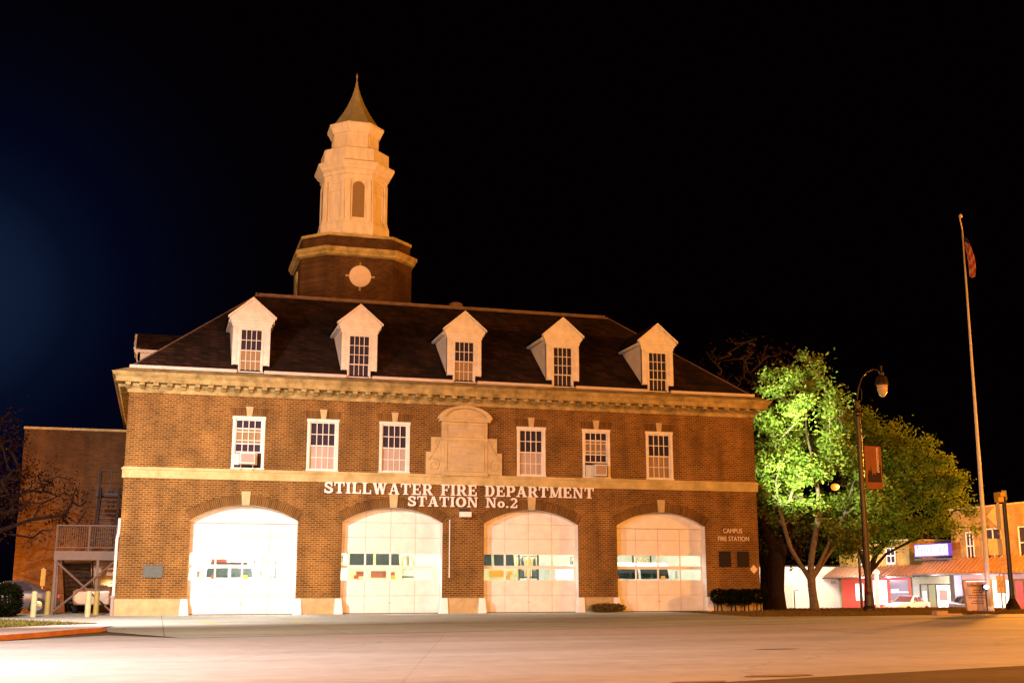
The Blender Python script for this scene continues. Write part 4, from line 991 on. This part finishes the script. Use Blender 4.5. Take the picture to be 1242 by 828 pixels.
# dark leaning tree by the corner
tree('dark_tree',(15.3,1.6,0),
 [[(0,0,-.3),(.02,0,.9),(.1,0,1.9),(.2,0,2.6)],([(-.3,0,3.6),(-.5,0,5.0),(-.4,0,6.6)],3),([(.7,0,3.4),(1.3,.1,4.8),(1.8,.2,6.2)],3)],
 [((.4,.6,4.6),(1.6,1.4,1.6)),((1.6,1,3.4),(2.4,1.4,1.3)),((.6,1.6,7),(2.0,1.4,2.4))],
 80,70,.11,.40,M['leafD'],M['bark_dark'],'dark thick trunked tree against the right corner of the station',31,r0=.42,gap=.1)
# bare tree behind
tree('bare_tree',(21.5,14,-1),
 [[(0,0,0),(0,0,3),(0,0,6)],([(-1.2,0,8),(-2,0,10.5),(-2.6,0,13)],2),([(.8,0,8),(1.4,0,11),(1.8,0,14)],2)],
 [((-.3,0,13.2),(4.2,2.5,3.8))],300,5,.10,.4,M['dryleaf'],M['bark_dark'],'tall nearly bare reddish tree behind the green trees',41,r0=.3,gap=.2,shell=.2)
# bare tree at the left edge, branches over the annex wall
tree('bare_tree',(-19.6,5.0,0),
 [[(0,0,0),(0,0,1.5),(.1,0,3)],([(.6,.2,4),(1.6,.4,4.9),(2.8,.6,5.5)],2),([(.3,0,5),(.6,0,7)],2),([(.9,.1,3.4),(2.2,.3,3.9),(3.4,.5,4.1)],2)],
 [((.4,.0,5.6),(1.8,1.8,3.0)),((2.2,.4,4.7),(2.2,1.4,1.7)),((.6,0,7.6),(.9,1,1.4))],170,34,.07,.38,M['dryleaf'],M['bark_dark'],'dark reddish tree at the left edge reaching over the annex wall',53,r0=.22,gap=.2,shell=.2)
def shrub(name,loc,rx,ry,rz,n,size,material,label,seed,group=None,stem=0,cat='shrub'):
    rnd=random.Random(seed); T=empty(name,loc,label=label,cat=cat,group=group); lm=MB(); pts=[]
    for _ in range(n):
        u=Vector((rnd.gauss(0,1),rnd.gauss(0,1),rnd.gauss(0,1))).normalized()*(rnd.uniform(.4,1)**.5)*(1+.12*math.sin(7*rnd.random()))
        u=Vector((math.copysign(abs(u.x)**.8,u.x),math.copysign(abs(u.y)**.8,u.y),math.copysign(abs(u.z)**.8,u.z)))
        pts.append((u.x*rx,u.y*ry,stem+rz+u.z*rz))
    leafquads(lm,pts,size,rnd); lm.build('foliage',material,T)
    if stem or 1:
        k=MB()
        for i in range(4):
            a=i*1.57+.4; k.tube([(.10*math.cos(a)*1.5,.06*math.sin(a),0),(.22*math.cos(a)*rx,.1*math.sin(a),stem+rz)],.018,5)
        k.build('stem',M['bark_dark'],T)
    return T
for i,(x,l) in enumerate(((11.42,'leftmost of four dark clipped shrubs before the base at the right end'),(12.08,'second dark clipped shrub from the left under the two bronze plaques'),(12.72,'third dark clipped shrub from the left at the right end of the wall'),(13.32,'rightmost of the four dark clipped shrubs, at the building corner'))):
    shrub('clipped_shrub',(x,-.55,0),.38,.34,.33,1500,.045,M['shrub'],l,60+i,group='dark clipped shrubs at the right end',stem=.32)
shrub('low_shrub',(6.25,-.42,0),.80,.3,.19,1500,.055,M['grassdry'],'low dry brown shrub before the pier between the last two doors',70)
shrub('dark_bush',(-17.7,.3,0),.62,.9,.62,5200,.06,M['shrub'],'dark square bush at the left edge beside the bollards',71)

# ------------------------------------------------------------------ street furniture at right
LP=empty('street_lamp',(17.67,-2.45,0),label='tall dark lamp post with curved arm, unlit acorn globe and banner',cat='street lamp')
k=MB(); k.lathe([(.28,0),(.28,.12),(.22,.25),(.20,.7),(.16,.85),(.145,1.0),(.13,4),(.115,8.6)],(0,0,0),14); k.build('pole',M['post'],LP)
k=MB(); k.lathe([(.12,8.55),(.22,8.62),(.22,8.70),(.13,8.78),(.10,8.9),(.10,9.2),(.13,9.25),(.06,9.35)],(0,0,0),14); k.build('collar',M['post'],LP)
k=MB(); pts=[(0,0,8.7),(.02,0,9.4),(.12,0,9.9),(.32,0,10.35),(.60,0,10.62),(.95,0,10.78),(1.2,0,10.72),(1.32,0,10.55)]; k.tube(pts,.035,8)
k.tube([(.0,0,9.0),(.25,0,9.35),(.28,0,9.75),(.12,0,9.95)],.02,6); k.build('arm',M['post'],LP)
k=MB(); k.lathe([(.04,10.95),(.05,10.7),(.12,10.62),(.12,10.5),(.24,10.42),(.30,10.15),(.31,10.06)][::-1],(1.36,0,0),16); k.build('lamp_housing',M['post'],LP)
k=MB(); k.lathe([(.02,9.50),(.10,9.54),(.18,9.66),(.23,9.84),(.255,10.05)],(1.36,0,0),16); k.build('lamp_globe',M['globe'],LP,smooth=True)
# banner
bn=empty('street_banner',(17.67,-2.45,0),label='orange street banner with dark skyline picture hanging from the lamp post',cat='banner')
k=MB(); k.box(.22,-.012,5.32,1.06,.012,7.24); k.build('cloth',mat('banner_orange',(.24,.09,.028),.8,noise=.12,nscale=3),bn)
k=MB(); prof=[(.30,5.62),(1.0,5.62),(1.0,6.42),(.92,6.42),(.90,6.05),(.80,6.15),(.72,5.95),(.62,6.05),(.56,5.9),(.50,6.4),(.46,6.1),(.38,6.2),(.32,5.95)]
k.prism(prof,-.016,-.0125); k.build('skyline_picture',mat('banner_dark',(.03,.015,.02),.8),bn)
k=MB(); k.tube([(0.1,0,7.27),(1.08,0,7.27)],.018,6); k.tube([(.1,0,5.30),(1.08,0,5.30)],.018,6); k.build('banner_rod',M['post'],bn)
o=text_obj('banner_text','DOWNTOWN',.17,.002,M['letter'],(.92,-.018,6.62),rot=(R(90),R(-90),0),parent=bn)
# flagpole
FP=empty('flagpole',(22.40,-4.29,0),label='tall pale flagpole at the right, rising far above the trees',cat='flagpole')
k=MB(); k.tube([(0,0,0),(.05,0,3),(.10,0,8),(.2,0,17.2)],[.12,.10,.07,.035],12); k.build('pole',M['pole'],FP,smooth=True)
k=MB(); k.lathe([(.2,0),(.2,.1),(.14,.2)],(0,0,0),12); k.build('pole_base',M['pole'],FP)
k=MB(); k.tube([(.2,0,17.2),(.12,0,17.75)],.03,6); k.lathe([(.01,-.1),(.08,-.05),(.09,0),(.05,.08),(.01,.1)],(.17,0,17.85),10); k.build('finial',M['letter_gold'],FP)
FL=empty('flag',(22.66,-4.36,15.0),label='limp red and white striped flag hanging at the top of the tall pole',cat='flag')
k=MB(); nU,nV=20,40
def fpos(u,v):
    # hoist edge u=0 is on the pole; the free cloth falls in folds
    wd=.14+.24*math.sin(math.pi*min(1,(v*.85+.12)))
    x=-.10+u*wd*.9-.22*v*(.4+u*.6)+.16; y=-.10*math.sin(u*13+v*2.5)-.08*u
    return (x,y,1.78*v-.10*u+.05*math.sin(u*9))
for i in range(nU):
    for j in range(nV):
        a=fpos(i/nU,j/nV);b=fpos((i+1)/nU,j/nV);c2=fpos((i+1)/nU,(j+1)/nV);d=fpos(i/nU,(j+1)/nV)
        s_=int(math.floor(i/nU*6- j/nV*8+20)); mi=2 if (j/nV>.86) else s_%2
        k.quad(a,b,c2,d,mi)
k.build('cloth',[mat('flag_red',(.50,.05,.04),.8),mat('flag_white',(.45,.36,.30),.8),mat('flag_blue',(.03,.03,.07),.8)],FL,smooth=True)
# monument sign
MS=empty('notice_board',(22.0,-4.0,0),R(-4),label='pale upright notice board with dark lines of writing beside the flagpole',cat='sign')
bm_=mat('board_tan',(.62,.44,.34),.7,noise=.08,nscale=3); bt=mat('board_text',(.09,.05,.05),.7)
k=MB(); k.prism([(-.50,0),(.62,0),(.50,1.26),(-.62,1.26)],-.06,.06); k.build('board',bm_,MS)
text_obj('board_heading','Stillwater',.22,.004,bt,(-.05,-.066,1.04),parent=MS)
k=MB(); rnd=random.Random(9)
for zz,ww in((.90,.16),(.80,.22),(.68,.40),(.58,.42),(.44,.22),(.34,.30)):
    x=-ww
    while x<ww: 
        q=rnd.uniform(.04,.10); k.box(x,-.065,zz-.018,x+q,-.061,zz+.02); x+=q+.02
k.build('board_lines',bt,MS)
# signal pole with signs
SP=empty('street_lamp',(25.96,-1.36,0),label='dark post with flared base and a small yellow lantern head, far right',cat='street lamp')
k=MB(); k.lathe([(.34,0),(.34,.1),(.26,.28),(.14,.5),(.11,.8),(.09,5.3)],(0,0,0),12); k.build('pole',M['post'],SP)
k=MB(); k.box(-.42,-.15,4.95,-.12,.15,5.40); k.box(-.40,-.30,5.2,-.14,-.15,5.38); k.build('lantern_head',mat('signal_yellow',(.62,.38,.06),.5),SP)
k=MB(); k.box(-.14,-.05,5.05,.14,.05,5.5); k.build('lantern_bracket',M['post'],SP)
SB=empty('traffic_sign',(25.80,-1.12,0),label='back of a diamond traffic sign on the dark post, far right',cat='sign')
smt=mat('sign_back',(.9,.80,.62),.5,noise=.25,nscale=1.6)
k=MB(); k.prism([(-.70,4.30),(0,3.62),(.68,4.28),(0,4.98)],-.012,.012); k.build('plate',smt,SB)
k=MB(); k.tube([(0,.03,0),(0,.03,4.9)],.028,6); k.build('sign_post',M['pole'],SB)
SB2=empty('traffic_sign',(25.5,-1.1,0),label='small rectangular sign back below the diamond sign',cat='sign')
k=MB(); k.box(-.42,-.012,2.50,.44,.012,3.26); k.build('plate',smt,SB2)
k=MB(); k.tube([(.1,.03,0),(.1,.03,3.2)],.022,6); k.build('sign_post',M['pole'],SB2)
SB3=empty('speed_sign',(25.9,-.75,0),label='pale speed limit sign reading 20 beside the dark post',cat='sign')
k=MB(); k.box(-.26,-.01,.75,.26,.01,1.55); k.build('plate',mat('sign_white',(.75,.62,.5),.5),SB3); k=MB(); k.tube([(0,.02,0),(0,.02,1.5)],.022,6); k.build('sign_post',M['pole'],SB3)
text_obj('numerals','20',.40,.004,mat('sign_orange',(.6,.2,.06),.6),(0,-.016,1.05),parent=SB3)
# small bright ground floodlight by the flagpole
gl=empty('ground_floodlight',(22.05,-4.6,0),label='small bright blue white floodlight at the foot of the flagpole',cat='floodlight')
k=MB(); k.tube([(0,0,0),(0,0,.9)],.03,6); k.box(-.10,-.0,.86,.10,.12,1.16); k.build('stand',M['post'],gl)
k=MB(); k.lathe([(.02,-.08),(.08,-.04),(.10,0),(.08,.05),(.02,.09)],(0,-.06,1.03),12); k.build('bulb',mat('bulb_blue',(1,1,1),.5,emit=(.75,.72,1.0),estr=14),gl,smooth=True)
lamp('floodlight_glow','POINT',(22.05,-4.95,1.05),12,(.8,.78,1),size=.08)
# far sodium street light seen through the tree
FS=empty('street_lamp',(35.75,29.2,-1.15),label='lit orange street light glowing through the branches',cat='street lamp',group=None)
k=MB(); k.tube([(1.6,0,0),(1.6,0,9),(1.3,0,9.5),(0,0,9.7)],[.12,.08,.05,.04],8); k.build('pole',M['post'],FS)
k=MB(); k.lathe([(.04,-.13),(.11,-.10),(.14,0),(.11,.08)],(0,-.25,9.5),12); k.build('lamp_bulb',mat('sodium_glow',(1,.6,.2),.5,emit=(1,.55,.16),estr=3.5),FS,smooth=True)
k=MB(); k.lathe([(.08,-.26),(.24,-.20),(.32,0),(.26,.18),(.08,.24)],(0,.10,9.5),14); k.build('lamp_globe',mat('sodium_halo',(1,.5,.1),.5,emit=(1,.26,.02),estr=1.0),FS,smooth=True)  # orange emission imitates the glow ring around the bulb

# ------------------------------------------------------------------ shops across the side street (facade plane x=46 faces the station)
G0=-.95; SX=46
E_pink=mat('shop_glow_pink',(1,.8,.85),.5,emit=(1,.62,.68),estr=1.3); E_white=mat('shop_glow_white',(1,1,1),.5,emit=(1,.95,.86),estr=1.5); E_red=mat('shop_red',(.60,.07,.05),.6,emit=(1,.12,.08),estr=.22)
E_grn=mat('shop_dim',(.35,.36,.26),.6,noise=.2); E_blue=mat('shop_glow_blue',(.8,.85,1),.5,emit=(.55,.62,1),estr=1.0)
E_sign=mat('sign_lit',(1,1,1),.5,emit=(.90,.88,1.0),estr=1.05); SIGNBLUE=mat('sign_blue_case',(.06,.04,.35),.4,emit=(.16,.08,.9),estr=.6)
awn=mat('awning_metal',(.34,.19,.12),.5,noise=.2,nscale=2)
awn2=mat('awning_tan',(.36,.21,.12),.5,noise=.2,nscale=2)
def shop(name,y0,y1,h,wallm,label,wins=(),top=True,base=None,fr=G0):
    b=empty(name,(SX,(y0+y1)/2,G0),label=label,cat='building')
    yc=(y0+y1)/2
    k=MB(); k.box(0,y0-yc,-.3,12,y1-yc,h); k.build('wall',wallm,b)
    if top: k=MB(); k.box(-.08,y0-yc-.03,h,12,y1-yc+.03,h+.12); k.build('coping',M['belt'],b)
    for (ya,yb,z0,z1) in wins:
        k=MB(); ya-=yc; yb-=yc; d=.09
        k.box(-.06,ya-d,z0-d,-.001,ya,z1+d); k.box(-.06,yb,z0-d,-.001,yb+d,z1+d); k.box(-.061,ya,z1,-.001,yb,z1+d); k.box(-.09,ya-d,z0-d-.05,-.001,yb+d,z0-.001)
        k.box(-.055,ya,(z0+z1)/2-.04,-.02,yb,(z0+z1)/2+.04); k.box(-.05,(ya+yb)/2-.05,z0,-.02,(ya+yb)/2+.05,z1)
        w_=k.build('window',M['white'],b); k=MB(); k.box(-.015,ya,z0,-.005,yb,z1); k.build('pane',M['darkglass'],w_)
    return b
def front(b,y,items,yc):
    for (nm,ya,yb,z0,z1,mm,dx) in items:
        k=MB(); k.box(-dx,ya-yc,z0,-.004,yb-yc,z1); k.build(nm,mm,b)
# two storey orange brick
y0,y1=8,30.0; yc=19
B1=shop('shop_building',y0,y1,7.75,M['brick_shop'],'two storey orange brick shop building at the far right edge',wins=[(27.4,28.1,4.05,5.95),(24.35,25.9,4.0,6.1),(20.3,22.3,4.0,6.1),(15.5,17.5,4.0,6.1)])
front(B1,0,[('pillar',29.0,29.9,0,2.9,mat('pillar_blue',(.45,.48,.6),.6),.1),('fascia',10,28.9,2.55,3.0,mat('fascia_pink',(.72,.40,.34),.6),.12),('shop_window',26.0,28.6,.5,2.45,E_pink,.03),('shop_window',23.4,25.6,.55,2.5,E_white,.03),('shop_door',22.4,23.2,.05,2.4,E_red,.03),('shop_window',19,22.2,.6,2.5,E_white,.03),('stall_riser',23.2,28.6,.0,.5,mat('riser_brown',(.30,.14,.08),.7),.05)],yc)
# single storey row with dim green grey front
y0,y1=30.02,35.5; yc=(y0+y1)/2
B2=shop('shop_building',y0,y1,3.6,mat('render_tan',(.10,.07,.04),.8,noise=.2),'single storey shop with dim green fronts under the lit sign',top=True)
front(B2,0,[('door_panel',34.4,35.3,0,2.7,mat('panel_grey',(.46,.46,.38),.6,noise=.2),.05),('shop_door',33.4,34.2,0,2.2,E_grn,.03),('poster',33.55,34.0,.8,1.7,E_white,.05),('transom',30.5,35.3,2.25,2.85,mat('transom_olive',(.5,.46,.28),.6,noise=.2),.06),('shop_window',30.6,32.2,.35,2.15,E_white,.03),('red_poster',30.9,31.9,1.0,1.8,mat('poster_red',(.8,.2,.15),.6,emit=(1,.25,.2),estr=.6),.06),('column',32.4,33.2,0,2.2,mat('panel_olive',(.30,.30,.16),.6),.06)],yc)
# red shop, two storeys behind the tree
y0,y1=35.52,46; yc=(y0+y1)/2
B3=shop('shop_building',y0,y1,5.7,M['brick_shop'],'orange brick shop with red storefront seen below the tree',wins=[(37.5,38.6,4.0,5.1),(41.5,42.6,4.0,5.1)])
front(B3,0,[('storefront',35.6,45.8,0,2.85,E_red,.02),('shop_window',38.9,40.9,.6,2.6,E_pink,.05),('shop_window',42.4,43.6,.9,2.3,E_white,.05),('shop_window',35.9,38.4,.9,2.6,mat('shop_dark_window',(.16,.14,.17),.3,emit=(.5,.35,.45),estr=.25),.05),('neon_sign',37.2,38.2,1.55,1.85,E_blue,.10),('red_line',35.9,38.3,1.58,1.64,E_pink,.09)],yc)
# awnings
def awning(y0,y1,zt,zb,dx,material,label):
    a=empty('shop_awning',(SX-.13,y0,0),label=label,cat='awning'); k=MB(); n=int((y1-y0)/.48)
    for i in range(n):
        ya=i*(y1-y0)/n; yb=(i+1)*(y1-y0)/n
        k.add([(0,ya,zt),(0,yb,zt),(-dx,yb,zb),(-dx,ya,zb)],[(0,1,2,3)])
        k.add([(0.0,yb-.14,zt+.12),(0.0,yb-.01,zt+.12),(-dx-.01,yb-.01,zb+.125),(-dx-.01,yb-.14,zb+.125)],[(0,1,2,3)])
        k.add([(0.0,yb-.14,zt+.12),(-dx-.01,yb-.14,zb+.125),(-dx,yb-.14,zb),(0,yb-.14,zt)],[(0,1,2,3)])
    k.build('roof_sheet',material,a)
    k=MB(); k.box(-dx-.16,0,zb-.10,-dx-.02,y1-y0,zb-.005); k.box(-dx-.02,-.02,zb-.02,0,0,zb+.02); k.build('edge_trim',M['post'],a)
    return a
awning(8,33.0,3.15,2.02,1.3,awn2,'tan ribbed metal awning along the two storey shop')
awning(33.02,46.4,2.72,1.90,1.3,awn,'darker brown ribbed awning over the red storefront')
# lit box sign
LS=empty('shop_sign',(45.3,31.4,3.2),label='bright white backlit box sign with blue edges above the awning',cat='sign')
k=MB(); k.box(-.15,-2.15,.18,.15,2.15,1.14); k.build('sign_case',SIGNBLUE,LS)
k=MB(); k.box(-.18,-2.02,.27,-.151,2.02,1.05); k.build('sign_face',E_sign,LS)
k=MB(); k.box(-.03,-2.4,-.1,.03,2.4,0.02); k.tube([(0,-1.5,0),(0,-1.5,.3)],.04,6); k.tube([(0,1.5,0),(0,1.5,.3)],.04,6); k.build('sign_frame',M['dsteel'],LS)
k=MB(); rnd=random.Random(3); x=-1.7
while x<1.7:
    w_=rnd.uniform(.18,.4); k.box(-.186,-x-w_,.45,-.181,-x,.86); x+=w_+.12
k.build('sign_letters',mat('sign_letter_blue',(.2,.2,.6),.5,emit=(.42,.36,.95),estr=.9),LS)
# white building at the end of the row
WB=empty('white_building',(44,46.5,G0),label='low white walled building glowing in yard light behind the trunks',cat='building')
k=MB(); k.prism([(-10,0.0),(20,.0),(20,14),(-10,14)],-.2,3.78,axis='z'); 
wm=mat('white_render',(.80,.76,.66),.8,noise=.06,nscale=1.5); k.build('wall',wm,WB)
k=MB(); k.box(-10.1,-.08,3.78,20,14,3.9); k.build('coping',M['dsteel'],WB)
k=MB(); k.box(-.0,-.03,2.95,3.1,-.002,3.0); k.box(1.3,-.04,2.3,1.8,-.002,2.6); k.build('trim',mat('wall_trim',(.5,.45,.35),.8),WB)
k=MB(); k.box(-3.6,-.05,0,-2.6,-.002,2.2); k.build('door',mat('yard_door',(.6,.55,.45),.7),WB)
k=MB(); k.tube([(0,0,-.4),(0,0,1.7),(.35,0,1.72)],.05,6); o=k.build('gas_meter_post',M['dsteel']); o.location=(40.2,44.0,-.9); tag(o,label='short dark bent pipe standing before the white wall',cat='post')
PO=MB(); PO.lathe([(.16,0),(.16,3.0),(.26,3.1),(.28,3.3),(.14,3.45)],(0,0,0),12); o=PO.build('white_post',M['guard']); o.location=(43.4,36.4,G0); tag(o,label='thick white post in front of the red storefront, right of the lamp post',cat='post')
car(41.4,29.6,G0,R(28),P_white,cgp,'white sedan parked in front of the shops, seen from its side')
car(43.2,24.5,G0,R(75),mat('car_dark',(.06,.05,.07),.3,spec=.6),cg,'dark car with pale roof parked beyond the white sedan')
k=MB(); k.prism([(-.22,-.15),(.24,-.18),(.20,.16),(-.18,.2)],-.02,.17,axis='z'); k.prism([(.25,-.10),(.9,-.12),(.85,.1),(.26,.12)],-.02,.07,axis='z'); o=k.build('concrete_block',mat('block_concrete',(.52,.38,.26),.85,noise=.2,nscale=4,bump=.4)); o.location=(15.7,-10.1,0); tag(o,label='small concrete kerb block lying at the lawn edge',cat='block')
